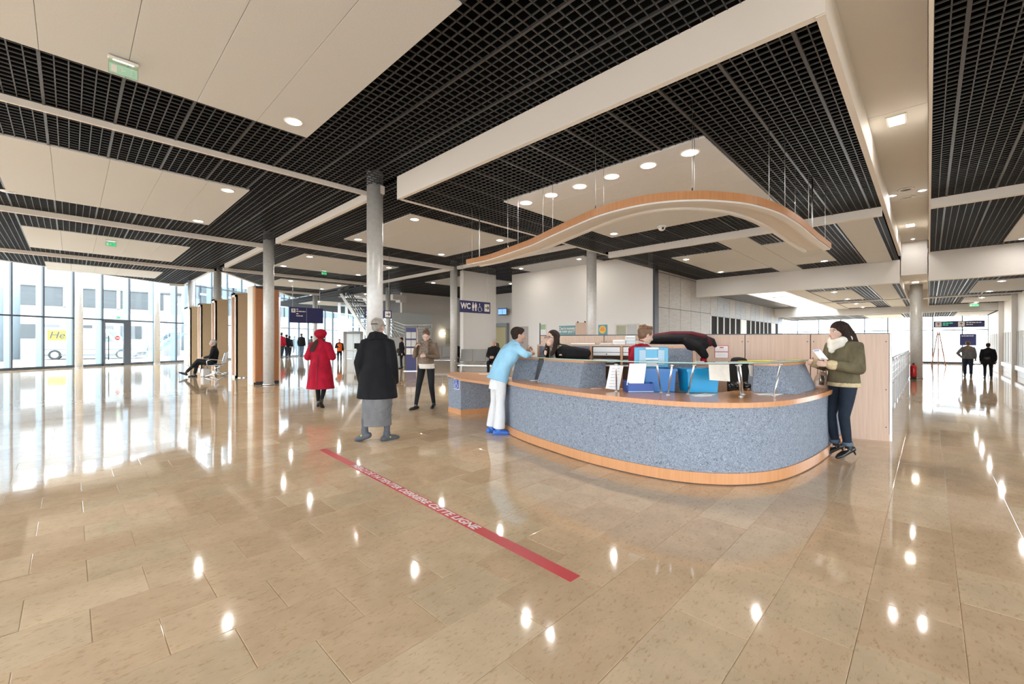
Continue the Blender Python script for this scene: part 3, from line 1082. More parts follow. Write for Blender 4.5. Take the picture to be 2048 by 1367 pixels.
def square_light(x, y, z, label):
    o = thing('square_downlight', label, 'downlight', (x, y, z))
    MB().rbox((0, 0, -.004), (.42, .24, .012), .003).build('frame', 'white_plastic', o)
    MB().box(-.165, .165, -.085, .085, -.013, -.0105).build('diffuser', 'lens_dim', o)


square_light(8.8, .35, ZC - .012, 'square white light in the raised soffit nearest the camera')
square_light(16.98, .38, ZC - .012, 'square white light farther along the raised soffit')
square_light(22.2, .35, 3.71, 'square light under the white box beam')
for k, (x, l) in enumerate(((12.93, 'round grey ceiling vent nearer the camera in the raised soffit'), (13.65, 'round pale ceiling speaker behind the vent in the raised soffit'))):
    o = thing('ceiling_vent', l, 'vent', (x, .36, ZC - .012))
    MB().lathe((0, 0, 0), [(.15, 0), (.15, -.008), (.115, -.014)], 24).build('flange', 'lamp_ring', o)
    for q in range(3):
        r = .10 - q * .03
        MB().lathe((0, 0, -.012), [(r, 0), (r - .012, -.006), (r - .014, -.002)], 24).build('louvre', 'brushed_steel' if k == 0 else 'lamp_ring', o)
for px, py, l in ((17, 383, 'unlit round fitting at the left edge of the second left ceiling panel'), (356, 492, 'unlit round fitting at the corner of the third left ceiling panel')):
    p = at(px, py, ZC - .014)
    o = thing('ceiling_fitting', l, 'ceiling fitting', (p.x, p.y, ZC - .014))
    MB().lathe((0, 0, 0), [(.14, 0), (.14, -.008), (.10, -.014)], 24).build('flange', 'lamp_ring', o)
    MB().lathe((0, 0, -.012), [(.09, 0), (.085, -.006), (.02, -.008)], 24).build('grille', 'brushed_steel', o)
# dome camera
o = thing('dome_camera', 'small white dome security camera under the counter ceiling panel', 'camera', (10.4, 4.83, ZI - .016))
MB().lathe((0, 0, 0), [(.10, 0), (.11, -.03), (.11, -.045), (.095, -.055)], 24).build('mount', 'white_plastic', o)
MB().lathe((0, 0, -.055), [(.092, 0), (.085, -.035), (.06, -.07), (.02, -.088)], 20).build('dome', 'white_plastic', o)
e_ = MB().ell((-.055, -.055, -.095), (.03, .03, .03)).build('lens', 'black', o)
# ================================================================== reception counter
def catmull(pts, n=8):
    P_ = [Vector((*p[:2], 0)) for p in pts]
    out = []
    for i in range(len(P_) - 1):
        p0 = P_[max(0, i - 1)]; p1 = P_[i]; p2 = P_[i + 1]; p3 = P_[min(len(P_) - 1, i + 2)]
        for k in range(n):
            t = k / n
            out.append(.5 * ((2 * p1) + (p2 - p0) * t + (2 * p0 - 5 * p1 + 4 * p2 - p3) * t * t + (3 * p1 - p0 - 3 * p2 + p3) * t ** 3))
    out.append(P_[-1])
    return out


def normals(path):
    """unit normals to the right of travel, in plan"""
    out = []
    for i in range(len(path)):
        t = path[min(len(path) - 1, i + 1)] - path[max(0, i - 1)]
        t.normalize()
        out.append(Vector((t.y, -t.x, 0)))
    return out


FRONT = catmull([(5.02, 5.12), (4.80, 4.75), (4.60, 4.25), (4.43, 3.60), (4.30, 2.90), (4.29, 2.25), (4.40, 1.76), (4.68, 1.37), (5.12, 1.11), (5.77, .97), (6.65, .90), (7.95, .88)], 8)
FNOR = normals(FRONT)                       # travel runs left end -> right end; outside is to the right


def off(d, path=FRONT, nor=FNOR):
    return [p + n * d for p, n in zip(path, nor)]


def band(d0, d1, z0, z1, path=FRONT, nor=FNOR):
    """solid strip following the counter between two offsets"""
    m = MB()
    a, b = off(d0, path, nor), off(d1, path, nor)
    fr = []
    for p, q in zip(a, b):
        u = (q - p)
        fr.append((p, u, Vector((0, 0, 1))))
    m.sweep(fr, [(0, z0), (1, z0), (1, z1), (0, z1)], smooth=False)
    return m


HC = .84
RC = thing('reception_counter', 'curved reception counter clad in mottled blue-grey felt with beech edges', 'counter', (5.2, 2.4, 0))
band(-.06, -.03, .11, HC - .05).build('front_panel', 'felt_blue', RC, True)
# two butt joints in the cladding
band(-.055, -.012, .012, .125).build('plinth', 'beech', RC, True)
band(-.07, -.03, 0, .015).build('shadow_gap', 'black', RC, True)
band(-.78, .012, HC - .05, HC).build('worktop', 'beech_top', RC, True)
band(-.0, .016, HC - .052, HC - .001).build('worktop_edge', 'beech', RC, True)
band(-.80, -.77, 0, HC - .05).build('inner_panel', 'beech_pale', RC, True)
for idx in (0, len(FRONT) - 1):
    a, b = FRONT[idx] - FNOR[idx] * .78, FRONT[idx] - FNOR[idx] * .05
    t = Vector((-FNOR[idx].y, FNOR[idx].x, 0)) * .02
    MB().prism([(a.x - t.x, a.y - t.y), (b.x - t.x, b.y - t.y), (b.x + t.x, b.y + t.y), (a.x + t.x, a.y + t.y)], 0.02, HC - .055).build('end_panel', 'felt_blue', RC, True)


def hexa(bot, top):
    """solid between a lower and an upper quadrilateral"""
    vs = [tuple(p) for p in bot] + [tuple(p) for p in top]
    return MB().add(vs, [(3, 2, 1, 0), (4, 5, 6, 7), (0, 1, 5, 4), (1, 2, 6, 5), (2, 3, 7, 6), (3, 0, 4, 7)])


def block(bot, top, zb, zt, label, cap_over=.03):
    """felt-clad block on the worktop with sloping front and beech cap; corners anticlockwise in plan"""
    c = sum((Vector((*p, 0)) for p in bot), Vector()) / 4
    o = thing('counter_block', label, 'counter block', (c.x, c.y, zb))
    hexa([(*p, zb) for p in bot], [(*p, zt) for p in top]).build('felt_body', 'felt_blue', o, True)
    ct = sum((Vector((*p, 0)) for p in top), Vector()) / 4
    cp = [(Vector((*p, 0)) - ct) * (1 + cap_over) + ct for p in top]
    MB().prism([(p.x, p.y) for p in cp], zt, zt + .028).build('wood_cap', 'beech', o, True)
    return o


block([(5.45, 5.22), (5.06, 4.92), (5.22, 4.56), (5.62, 4.62)], [(5.50, 5.22), (5.20, 4.95), (5.34, 4.58), (5.64, 4.62)], HC, 1.165, 'short felt counter block under the elbow of the man in light blue')
block([(5.40, 4.42), (4.98, 4.30), (4.68, 3.32), (5.09, 3.16)], [(5.44, 4.38), (5.13, 4.28), (4.88, 3.38), (5.22, 3.24)], HC, 1.165, 'long felt counter block in front of the dark-haired receptionist')
block([(6.35, 1.75), (5.83, 1.55), (5.90, 1.10), (6.86, 1.06)], [(6.35, 1.72), (5.83, 1.53), (5.88, 1.26), (6.70, 1.16)], HC, 1.165, 'felt counter block at the right end beside the handbag')
# glass transaction shelf on chrome legs
GP = catmull([(5.36, 5.10), (5.04, 4.14), (4.88, 3.28), (4.93, 2.44), (5.18, 1.84), (5.68, 1.44), (6.35, 1.22), (7.15, 1.12)], 8)
GN = normals(GP)
GS = thing('glass_shelf', 'long curved glass shelf on slanted chrome legs above the counter', 'shelf', (5.2, 2.6, HC))
band(-.27, .0, 1.198, 1.212, GP, GN).build('glass_sheet', 'shelf_glass', GS, True)
mat('glass_edge', (.30, .44, .38), .15)
band(-.0005, .0015, 1.198, 1.212, GP, GN).build('polished_edge', 'glass_edge', GS, True)
def leg(px0, py0, px1, py1):
    a = at(px0, py0, HC)
    b = at(px1, py1, 1.197)
    l = MB().tube([a, b], .0095, 10).build('leg', 'chrome', GS, True)
    MB().lathe((a.x, a.y, HC), [(.026, 0), (.026, .006), (.012, .012)], 14).build('foot', 'chrome', l, True)
    MB().lathe((b.x, b.y, 1.183), [(.011, 0), (.022, .008), (.022, .014)], 14).build('disc', 'chrome', l, True)
for q in ((1233, 783, 1232, 728), (1322, 785, 1314, 729), (1336, 790, 1344, 730), (1376, 788, 1388, 730), (1482, 794, 1475, 730), (1486, 789, 1480, 729), (1548, 792, 1561, 728)):
    leg(*q)
# low accessible desk on the left end
LD = thing('low_desk', 'low wheelchair accessible desk end with blue sign at the left of the counter', 'desk', (6.6, 7.4, 0))
def a2(px, py, z):
    p = at(px, py, z)
    return (p.x, p.y)
HD = .745
top = [a2(895, 749, HD), a2(922, 757, HD), a2(980, 765, HD), (4.98, 5.10), (5.70, 5.25), a2(985, 745, HD), a2(900, 744, HD)]
MB().prism(top, HD - .045, HD).build('desk_top', 'beech', LD, True)
c1, c2, c3 = a2(897, 823, 0), a2(922, 829.5, 0), a2(979, 825.5, 0)
back = lambda p, k=.9: (p[0] + .717 * k, p[1] + .697 * k)
poly = [c1, c2, c3, (5.75, 5.9), back(c3, 1.0), back(c1, .8)]
MB().prism([c1, c2, c3, back(c3), back(c1)], .10, HD - .045).build('felt_base', 'felt_blue', LD, True)
def grow(ps, g):
    c = sum((Vector((*p, 0)) for p in ps), Vector()) / len(ps)
    return [tuple(((Vector((*p, 0)) - c) * (1 + g) + c)[:2]) for p in ps]
MB().prism(grow([c1, c2, c3, back(c3), back(c1)], .015), .0, .10).build('plinth', 'beech', LD, True)


def face_frame(p, q):
    """loc/rot for something flat on the vertical face from p to q (outside to the right of p->q)"""
    t = Vector((q[0] - p[0], q[1] - p[1], 0)).normalized()
    return math.atan2(t.y, t.x)


# wheelchair sign across the desk corner
fz = face_frame(c1, c2)
mid = Vector((c1[0] * .30 + c2[0] * .70, c1[1] * .30 + c2[1] * .70, 0))
WS = thing('wheelchair_sign', 'small blue wheelchair sign stuck on the low desk', 'sign', (mid.x, mid.y, .60), fz)
mat('isa_blue', (.03, .09, .36), .4)
MB().box(-.10, .10, -.012, -.004, -.105, .105).build('border', 'sign_white', WS)
MB().box(-.088, .088, -.016, -.012, -.093, .093).build('plate', 'isa_blue', WS)


def wheelchair(parent, m, s=1.0, x=0.0, z=0.0, y=-.018, flip=1):
    g = MB()
    def T(a, b): return (x + flip * a * s, y, z + b * s)
    g.tube([T(-.012, .068), (x + flip * -.012 * s, y - .002, z + .068 * s)], .013 * s, 12)
    g.tube([T(-.012, .05), T(-.008, .0), T(.03, .0), T(.052, -.052), T(.068, -.046)], .0075 * s, 6, sq=(1, .4))
    g.tube([T(-.01, .026), T(.03, .026)], .006 * s, 6, sq=(1, .4))
    arc = [T(-.004 + .05 * math.cos(t), -.03 + .05 * math.sin(t)) for t in [math.radians(130 + 22 * k) for k in range(10)]]
    g.tube(arc, .0065 * s, 6, sq=(1, .4))
    return g.build('wheelchair_symbol', m, parent)


wheelchair(WS, 'sign_white', .95)

# ------------------------------------------------------------------ curved canopy hung above the counter
_K = 1.207
CP = catmull([(x * _K, y * _K) for x, y in [(5.13, 6.17), (5.11, 5.56), (4.97, 4.98), (4.78, 4.27), (4.55, 3.70), (4.32, 3.10), (4.19, 2.70), (4.16, 2.30), (4.23, 1.98), (4.41, 1.70), (4.66, 1.49), (5.0, 1.31), (5.49, 1.19), (6.0, 1.14), (6.48, 1.12), (7.29, 1.11), (8.22, 1.08)]], 8)
CN = normals(CP)
CY = thing('curved_canopy', 'curved beech and white canopy hung on cables above the counter', 'canopy', (6.0, 3.1, 3.2))
ZK = 3.20
band(-.018, .0, ZK, ZK + .10, CP, CN).build('wood_fascia', 'beech', CY, True)
band(-.44, -.018, ZK + .02, ZK + .055, CP, CN).build('white_board', 'white_paint', CY, True)
band(-.12, -.02, ZK - .022, ZK + .02, CP, CN).build('outer_rail', 'cool_white', CY, True)
band(-.445, -.39, ZK - .01, ZK + .02, CP, CN).build('inner_rail', 'cool_white', CY, True)
def cable(px, r=.004, d_off=-.08):
    """cable above the canopy point seen in photo column px"""
    best = min(range(len(CP)), key=lambda i: abs(proj(*(CP[i] + CN[i] * d_off)[:2])[0] - px))
    p = CP[best] + CN[best] * d_off
    z1 = ZI + .03 if (p.y < 7.8 and p.x > 4.75) else ZI + .03
    MB().tube([(p.x, p.y, ZK + .03), (p.x, p.y, z1)], r, 6).build('cable', 'brushed_steel', CY, True)
    MB().tube([(p.x, p.y, ZK + .05), (p.x, p.y, ZK + .16)], r * 2, 6).build('cable_clamp', 'brushed_steel', CY, True)
for q in ((944, .004, -.06), (957, .012, -.2), (1016, .004, -.06), (1034, .004, -.3), (1087, .004, -.06), (1106, .004, -.3), (1189, .004, -.06), (1209, .004, -.3), (1382, .004, -.08), (1389, .004, -.3), (1538, .004, -.06), (1570, .004, -.06), (1590, .004, -.3), (1618, .004, -.06), (1625, .012, -.2), (1651, .004, -.06)):
    cable(*q)

# ================================================================== partition behind the counter
PL, PR = pd(1080, 8.5), Vector((8.35, .41, 0))
PT = 1.585
PDIR = (PR - PL).normalized()
PN = Vector((PDIR.y, -PDIR.x, 0))              # towards the camera side
if PN.dot(FW) > 0:
    PN = -PN
PA = thing('partition', 'long pale beech partition wall behind the reception', 'partition', tuple((PL + PR) / 2), 0)


def on_part(px):
    """point of the partition line in photo column px"""
    t = (px - 1024) / 858.0
    ray = FW + RT * t
    # solve PL + PDIR*a = ray*b
    den = ray.x * PDIR.y - ray.y * PDIR.x
    b = (PL.x * PDIR.y - PL.y * PDIR.x) / den
    return ray * b


joints = [PL, on_part(1208), on_part(1349), on_part(1490), on_part(1621), PR]
for a, b in zip(joints[:-1], joints[1:]):
    a2_, b2_ = a + PDIR * .006, b - PDIR * .006
    MB().prism([tuple(a2_[:2]), tuple(b2_[:2]), tuple((b2_ - PN * .05)[:2]), tuple((a2_ - PN * .05)[:2])], .10, PT - .015).build('board', 'beech_pale', PA, True)
    for q, s_ in ((a2_, 1), (b2_, -1)):
        for z in (PT - .13, .75, .20):
            p = q + PDIR * .035 * s_
            MB().tube([p + PN * .001 + Vector((0, 0, z)), p + PN * .006 + Vector((0, 0, z))], .008, 8).build('bolt', 'dark_metal', PA, True)
MB().prism([tuple((PL + PN * .005)[:2]), tuple((PR + PN * .005)[:2]), tuple((PR - PN * .055)[:2]), tuple((PL - PN * .055)[:2])], PT - .014, PT).build('top_rail', 'dark_metal', PA, True)
MB().prism([tuple((PL + PN * .004)[:2]), tuple((PR + PN * .004)[:2]), tuple((PR - PN * .05)[:2]), tuple((PL - PN * .05)[:2])], .0, .10).build('base_rail', 'beech_pale', PA, True)
for j in joints[1:-1]:  # added strips behind the joints, keep light from leaking through the gaps
    b0 = j - PN * .052
    MB().prism([tuple((b0 - PDIR * .03)[:2]), tuple((b0 + PDIR * .03)[:2]), tuple((b0 + PDIR * .03 - PN * .03)[:2]), tuple((b0 - PDIR * .03 - PN * .03)[:2])], .10, PT - .015).build('joint_light_stop', 'dark_metal', PA, True)
# aisle end
q = PR - PN * .055
MB().prism([tuple((PR + PN * .004)[:2]), tuple((PR + PDIR * .03 + PN * .004)[:2]), tuple((q + PDIR * .03)[:2]), tuple(q[:2])], 0, PT).build('end_cap', 'cool_white', PA, True)
MB().tube([PL + Vector((0, 0, 1.0)), PL + Vector((0, 0, PT + .24))], .012, 8).build('end_post', 'dark_metal', PA, True)

# ================================================================== cabinets inside the reception
def along(o, a, z):
    return o + PDIR * a + Vector((0, 0, z))


CB0 = pd(1075, 7.35)
CB1 = pd(1388, 6.75)
CDIR = (CB1 - CB0).normalized()
CNR = Vector((CDIR.y, -CDIR.x, 0))
if CNR.dot(FW) > 0: CNR = -CNR
CL = (CB1 - CB0).length
ZT = 1.41
cz = math.atan2(CDIR.y, CDIR.x)


def cbx(px):
    t = (px - 1024) / 858.0
    ray = FW + RT * t
    den = ray.x * CDIR.y - ray.y * CDIR.x
    b = (CB0.x * CDIR.y - CB0.y * CDIR.x) / den
    return (ray * b - CB0).dot(CDIR)


# local frame: x along the row, -y towards the camera side
sgn = -1
CK = thing('back_cabinet', 'beech back cabinet with white drawers and blue-grey side panels behind the receptionists', 'cabinet', tuple(CB0), cz)
MB().box(0, CL, -.02, .40, ZT - .03, ZT).build('cabinet_top', 'beech_pale', CK)
for px in (1075, 1180, 1241, 1290):
    x = cbx(px)
    MB().box(x, x + .035, -.015, .40, 0, ZT - .03).build('upright', 'beech', CK)
MB().box(cbx(1078), cbx(1180), .0, .02, .2, ZT - .03).build('felt_panel', 'felt_blue', CK)
MB().box(cbx(1180), cbx(1290), .38, .40, .0, ZT - .03).build('cabinet_back', 'shelf_dark', CK)
for k, (a, b) in enumerate(((1185, 1241), (1245, 1290))):
    x0, x1 = cbx(a) + .01, cbx(b) - .005
    d1 = MB().rbox(((x0 + x1) / 2, .0, ZT - .085), (x1 - x0, .02, .085), .004).build('drawer', 'white_plastic', CK)
    d2 = MB().rbox(((x0 + x1) / 2, .0, ZT - .158), (x1 - x0, .02, .05), .004).build('drawer', 'white_plastic', CK)
    MB().tube([((x0 + x1) / 2, -.01, ZT - .16), ((x0 + x1) / 2, -.025, ZT - .16)], .01, 8).build('knob', 'ink', d2)
    MB().box(x0, x1, -.01, .38, ZT - .36, ZT - .335).build('shelf', 'paper', CK)
    MB().box(x0, x1, -.01, .38, ZT - .62, ZT - .60).build('shelf', 'beech_pale', CK)
x0, x1 = cbx(1298), CL
MB().box(x0, x1, .0, .02, .3, ZT - .06).build('felt_panel', 'felt_blue', CK)
MB().box(x0 - .02, x1 + .02, -.015, .03, ZT - .06, ZT - .025).build('panel_frame', 'beech', CK)
MB().box(x1 - .02, x1 + .02, -.015, .40, .0, ZT - .03).build('upright', 'beech', CK)
MB().box(x1 + .03, x1 + .55, .0, .40, ZT - .36, ZT - .335).build('shelf', 'beech_pale', CK)
# ================================================================== people
noisy('skin', (.50, .30, .22), (.56, .345, .255), 20, .5, 2)
noisy('skin_pale', (.58, .385, .30), (.64, .43, .34), 20, .5, 2)
noisy('hair_dark', (.018, .011, .009), (.038, .022, .016), 60, .8, 3, (1, 1, .25), spec=.2)
noisy('hair_brown', (.07, .035, .018), (.12, .062, .03), 60, .5, 3, (1, 1, .25))
noisy('hair_auburn', (.13, .062, .03), (.20, .10, .048), 60, .5, 3)
noisy('hair_grey', (.36, .34, .32), (.48, .46, .43), 60, .6, 3)
mat('eye_white', (.75, .72, .70), .3)


def cloth(name, c, v=.18, rough=.9, scale=9.0, bump=.25):
    c1 = tuple(max(0, q * (1 - v)) for q in c)
    c2 = tuple(min(1, q * (1 + v)) for q in c)
    return noisy(name, c1, c2, scale, rough, 4, (1, 1, .6), bump=bump, spec=.2, bscale=26)


cloth('coat_red', (.31, .007, .024))
cloth('beret_red', (.33, .006, .022))
cloth('scarf_brown', (.055, .030, .026))
cloth('coat_black', (.010, .010, .012))
cloth('robe_grey', (.155, .155, .158), .12)
cloth('cap_grey', (.30, .27, .24), .15, scale=30)
cloth('sock_grey', (.10, .105, .12))
cloth('croc_grey', (.085, .09, .105), .1, .6, bump=.05)
mat('lime', (.45, .55, .08), .5)
cloth('leggings_black', (.011, .011, .012))
mat('shoe_black', (.012, .011, .011), .35)
cloth('leather_taupe', (.165, .118, .082), .2, .45)
cloth('knit_taupe', (.20, .155, .125), .4, scale=40)
cloth('shirt_cream', (.66, .62, .55), .08)
cloth('denim_black', (.016, .017, .019))
cloth('smock_blue', (.30, .56, .74), .08)
cloth('scrub_white', (.70, .71, .72), .05)
cloth('vest_beige', (.62, .56, .47), .1)
mat('overshoe_blue', (.035, .14, .50), .45)
cloth('jacket_black', (.013, .012, .013))
cloth('scarf_pattern', (.20, .18, .15), .9, scale=55)
cloth('sweater_red', (.30, .006, .022))
cloth('scarf_cream', (.55, .49, .38), .35, scale=45)
cloth('suede_olive', (.125, .105, .062), .25)
cloth('shearling', (.55, .44, .27), .15, scale=30)
cloth('wool_white', (.74, .70, .62), .08, scale=20)
cloth('denim_navy', (.018, .026, .040), .2)
cloth('denim_blue', (.12, .17, .25), .2)
cloth('denim_cuff', (.10, .14, .19), .2)
cloth('jacket_grey', (.13, .13, .13))
cloth('hivis_orange', (.75, .12, .02), .1)
cloth('brown_coat', (.10, .06, .035))
mat('glasses_black', (.01, .01, .01), .3)

BLOBS = []


def blob(mb, name, m, parent, voxel=.012, smooth=3):
    o = mb.build(name, m, parent)
    BLOBS.append((o, voxel, smooth))
    return o


def V(*a):
    return Vector(a)


def lerp(a, b, t):
    return a + (b - a) * t


def joints_std(**kw):
    """joints for a standing figure, facing +X, left is +Y; height about 1.75"""
    J = dict(pel=V(0, 0, .93), waist=V(0, 0, 1.08), chest=V(0, 0, 1.29), neck=V(-.01, 0, 1.465), head=V(.025, 0, 1.63), look=0.0, tilt=0.0, roll=0.0)
    for s_, k in ((1, 'L'), (-1, 'R')):
        J['sh' + k] = V(0, .185 * s_, 1.405)
        J['el' + k] = V(-.03, .245 * s_, 1.12)
        J['wr' + k] = V(.05, .255 * s_, .88)
        J['hip' + k] = V(0, .092 * s_, .92)
        J['kn' + k] = V(.02, .10 * s_, .50)
        J['an' + k] = V(-.02, .10 * s_, .085)
        J['toe' + k] = V(1, .12 * s_, 0)
        J['fist' + k] = None
    for k, v in kw.items():
        J[k] = Vector(v) if isinstance(v, (tuple, list)) else v
    return J


def head_mat(J):
    return Matrix.Rotation(J['look'], 3, 'Z') @ Matrix.Rotation(J['tilt'], 3, 'Y') @ Matrix.Rotation(J['roll'], 3, 'X')


def hand(mb, w, d, n, side, curl=.5, s=1.0):
    """palm, four fingers and a thumb; w wrist, d finger direction, n back-of-hand normal, side +1 thumb towards d x n"""
    d = d.normalized()
    n = (n - d * n.dot(d)).normalized()
    t = d.cross(n) * side                         # towards the thumb
    k = w + d * .085 * s
    mb.tube([w, w + d * .03 * s, k], [(.026 * s, .020 * s), (.036 * s, .017 * s), (.041 * s, .014 * s)], 12, ref=n, rnd=True)
    for i, (o, L) in enumerate(((.030, .072), (.010, .080), (-.010, .074), (-.029, .058))):
        b = k + t * o * s - d * .008 * s
        a1, a2 = curl * .8, curl * 1.9
        p1 = b + (d * math.cos(a1) - n * math.sin(a1)) * L * .5 * s
        p2 = p1 + (d * math.cos(a2) - n * math.sin(a2)) * L * .5 * s
        mb.tube([b, p1, p2], [.0098 * s, .0090 * s, .0078 * s], 8, rnd=True)
    b = w + d * .025 * s + t * .030 * s
    p1 = b + (d * .6 + t * .75 - n * .25 * curl).normalized() * .042 * s
    p2 = p1 + (d * .9 + t * .15 - n * .7 * curl).normalized() * .034 * s
    mb.tube([b, p1, p2], [.0135 * s, .0115 * s, .0092 * s], 8, rnd=True)


def head_mesh(mb, c, R, s=1.0):
    def P_(x, y, z): return c + R @ (Vector((x, y, z)) * s)
    mb.ell(P_(-.012, 0, .035), (.098 * s, .077 * s, .092 * s), R, 18, 12)      # cranium
    mb.ell(P_(.018, 0, -.025), (.074 * s, .066 * s, .085 * s), R, 16, 10)      # face
    mb.ell(P_(.040, 0, -.085), (.046 * s, .046 * s, .034 * s), R, 12, 8)       # chin and jaw
    mb.tube([P_(.088, 0, .022), P_(.100, 0, -.005), P_(.114, 0, -.030), P_(.094, 0, -.042)], [.010 * s, .012 * s, .016 * s, .012 * s], 8, rnd=True)   # nose
    mb.tube([P_(.078, .040, .030), P_(.090, .015, .030), P_(.090, -.015, .030), P_(.078, -.040, .030)], .011 * s, 8, rnd=True)     # brow
    mb.tube([P_(.080, .022, -.064), P_(.092, 0, -.062), P_(.080, -.022, -.064)], .009 * s, 8, rnd=True)      # lips
    mb.tube([P_(.078, .018, -.076), P_(.088, 0, -.077), P_(.078, -.018, -.076)], .009 * s, 8, rnd=True)
    for q in (1, -1):
        mb.ell(P_(-.008, .078 * q, -.008), (.020 * s, .010 * s, .034 * s), R, 10, 8)        # ears
        mb.ell(P_(.056, .040 * q, -.030), (.030 * s, .024 * s, .024 * s), R, 10, 8)         # cheeks


def body_mesh(J, s=1.0, fingers=True):
    mb = MB()
    R = head_mat(J)
    head_mesh(mb, J['head'], R, J.get('hs', 1.0))
    mb.tube([J['chest'] + V(0, 0, .08), J['neck'], J['head'] + R @ V(-.015, 0, -.05)], [.075, .058, .052], 12, rnd=True)
    mb.tube([J['pel'] + V(0, 0, .04), J['waist'], J['chest'], lerp(J['chest'], J['neck'], .65)], [(.145, .10), (.125, .088), (.150, .10), (.14, .075)], 16, ref=(1, 0, 0), rnd=True)
    for k in 'LR':
        sg = 1 if k == 'L' else -1
        mb.tube([lerp(J['neck'], J['sh' + k], .6), J['sh' + k], lerp(J['sh' + k], J['el' + k], .5), J['el' + k]], [.045, .050, .043, .036], 10, rnd=True)
        mb.tube([J['el' + k], lerp(J['el' + k], J['wr' + k], .35), J['wr' + k]], [.036, .038, .024], 10, rnd=True)
        hd = J.get('hd' + k) or (J['wr' + k] - J['el' + k])
        hn = J.get('hn' + k) or V(.1, sg, .1)
        if fingers:
            hand(mb, J['wr' + k], Vector(hd), Vector(hn), J.get('hside' + k, sg), J.get('curl' + k, .5))
        else:
            mb.ell(J['wr' + k] + Vector(hd).normalized() * .07, (.05, .05, .06), None, 10, 8)
        mb.tube([J['hip' + k] + V(0, 0, .03), lerp(J['hip' + k], J['kn' + k], .45), J['kn' + k]], [.078, .068, .050], 12, rnd=True)
        mb.tube([J['kn' + k], lerp(J['kn' + k], J['an' + k], .35), J['an' + k]], [.050, .050, .033], 12, rnd=True)
        t = J['toe' + k].normalized()
        mb.tube([J['an' + k] + V(0, 0, -.03), J['an' + k] + t * .07 + V(0, 0, -.055), J['an' + k] + t * .12 + V(0, 0, -.058) * 1.0], [.028, .022, .014], 10, rnd=True)
    return mb


def shoe_mesh(J, k, r=1.0, heel=.0):
    mb = MB()
    t = J['toe' + k].normalized()
    sd = t.cross(V(0, 0, 1)).normalized()
    up = sd.cross(t).normalized()
    a = J['an' + k]
    z = -.052
    pts = [a - t * .055 + up * z, a + t * .02 + up * z, a + t * .09 + up * (z - .008), a + t * .15 + up * (z - .014), a + t * .185 + up * (z - .018)]
    mb.tube(pts, [(.036 * r, .036 * r), (.040 * r, .040 * r), (.047 * r, .036 * r), (.044 * r, .030 * r), (.028 * r, .020 * r)], 14, ref=up, rnd=True)
    mb.tube([a + up * -.03, a + up * .03 - t * .005], [.042 * r, .040 * r], 12, rnd=True)
    if heel:
        mb.tube([a - t * .05 + up * (z - .01), a - t * .06 + up * (z - .03 - heel)], [.018, .009], 8, rnd=True)
    return mb


def torso_tube(mb, J, z_pts, n=20):
    """z_pts: list of (point, side radius, front radius)"""
    mb.tube([p for p, a, b in z_pts], [(a, b) for p, a, b in z_pts], n, ref=(1, 0, 0), rnd='end')


def top_mesh(J, hem=.0, fat=1.0, sr=1.0, hemw=None, cuff=.93, collar=.07, wide=1.0):
    """jacket or sweater; hem = how far below the pelvis joint it reaches"""
    mb = MB()
    ax = (J['pel'] - J['waist']).normalized()
    hp = J['pel'] + ax * hem
    hw = hemw or (.178, .128)
    z = [(hp, hw[0] * fat, hw[1] * fat), (J['pel'], .172 * fat, .126 * fat), (J['waist'], .158 * fat, .118 * fat), (J['chest'], .182 * fat * wide, .130 * fat), (lerp(J['chest'], J['neck'], .60), .172 * fat * wide, .105 * fat), (lerp(J['chest'], J['neck'], .85), .115 * fat, .085 * fat)]
    if hem < .02:
        z = z[1:]
    torso_tube(mb, J, z)
    mb.tube([lerp(J['chest'], J['neck'], .7), J['neck'] + V(-.005, 0, .02)], [collar * 1.35, collar], 14, rnd=True)
    for k in 'LR':
        sh, el, wr = J['sh' + k], J['el' + k], J['wr' + k]
        mb.tube([lerp(J['neck'], sh, .45) + V(0, 0, -.02), sh, lerp(sh, el, .5), el], [.068 * sr, .074 * sr, .064 * sr, .056 * sr], 12, rnd=True)
        mb.tube([el, lerp(el, wr, .5), lerp(el, wr, cuff)], [.056 * sr, .052 * sr, .042 * sr], 12, rnd=True)
    return mb


def trouser_mesh(J, r=1.0, flare=1.0, low=.93):
    mb = MB()
    torso_tube(mb, J, [(J['pel'] + V(0, 0, -.05), .150 * r, .112 * r), (J['pel'] + V(0, 0, .05), .158 * r, .115 * r), (lerp(J['pel'], J['waist'], .7), .140 * r, .10 * r)])
    for k in 'LR':
        h, kn, an = J['hip' + k], J['kn' + k], J['an' + k]
        mb.tube([h + V(0, 0, .02), lerp(h, kn, .5), kn], [.092 * r, .080 * r, .062 * r], 14, rnd=True)
        mb.tube([kn, lerp(kn, an, .5), lerp(kn, an, low)], [.062 * r, .056 * r * (1 + flare) / 2, .048 * r * flare], 14)
    return mb


def skull_cap(mb, J, drop=-.01, thick=1.10, back=.012):
    """short hair shell over the cranium"""
    R = head_mat(J)
    c = J['head']
    s = J.get('hs', 1.0)
    def P_(x, y, z): return c + R @ (Vector((x, y, z)) * s)
    mb.ell(P_(-.022 - back * .5, 0, .048), (.100 * thick * s, .081 * thick * s, .088 * thick * s), R, 18, 12)
    mb.ell(P_(-.055, 0, -.005), (.055 * thick * s, .070 * thick * s, .072 * s), R, 14, 10)
    return P_


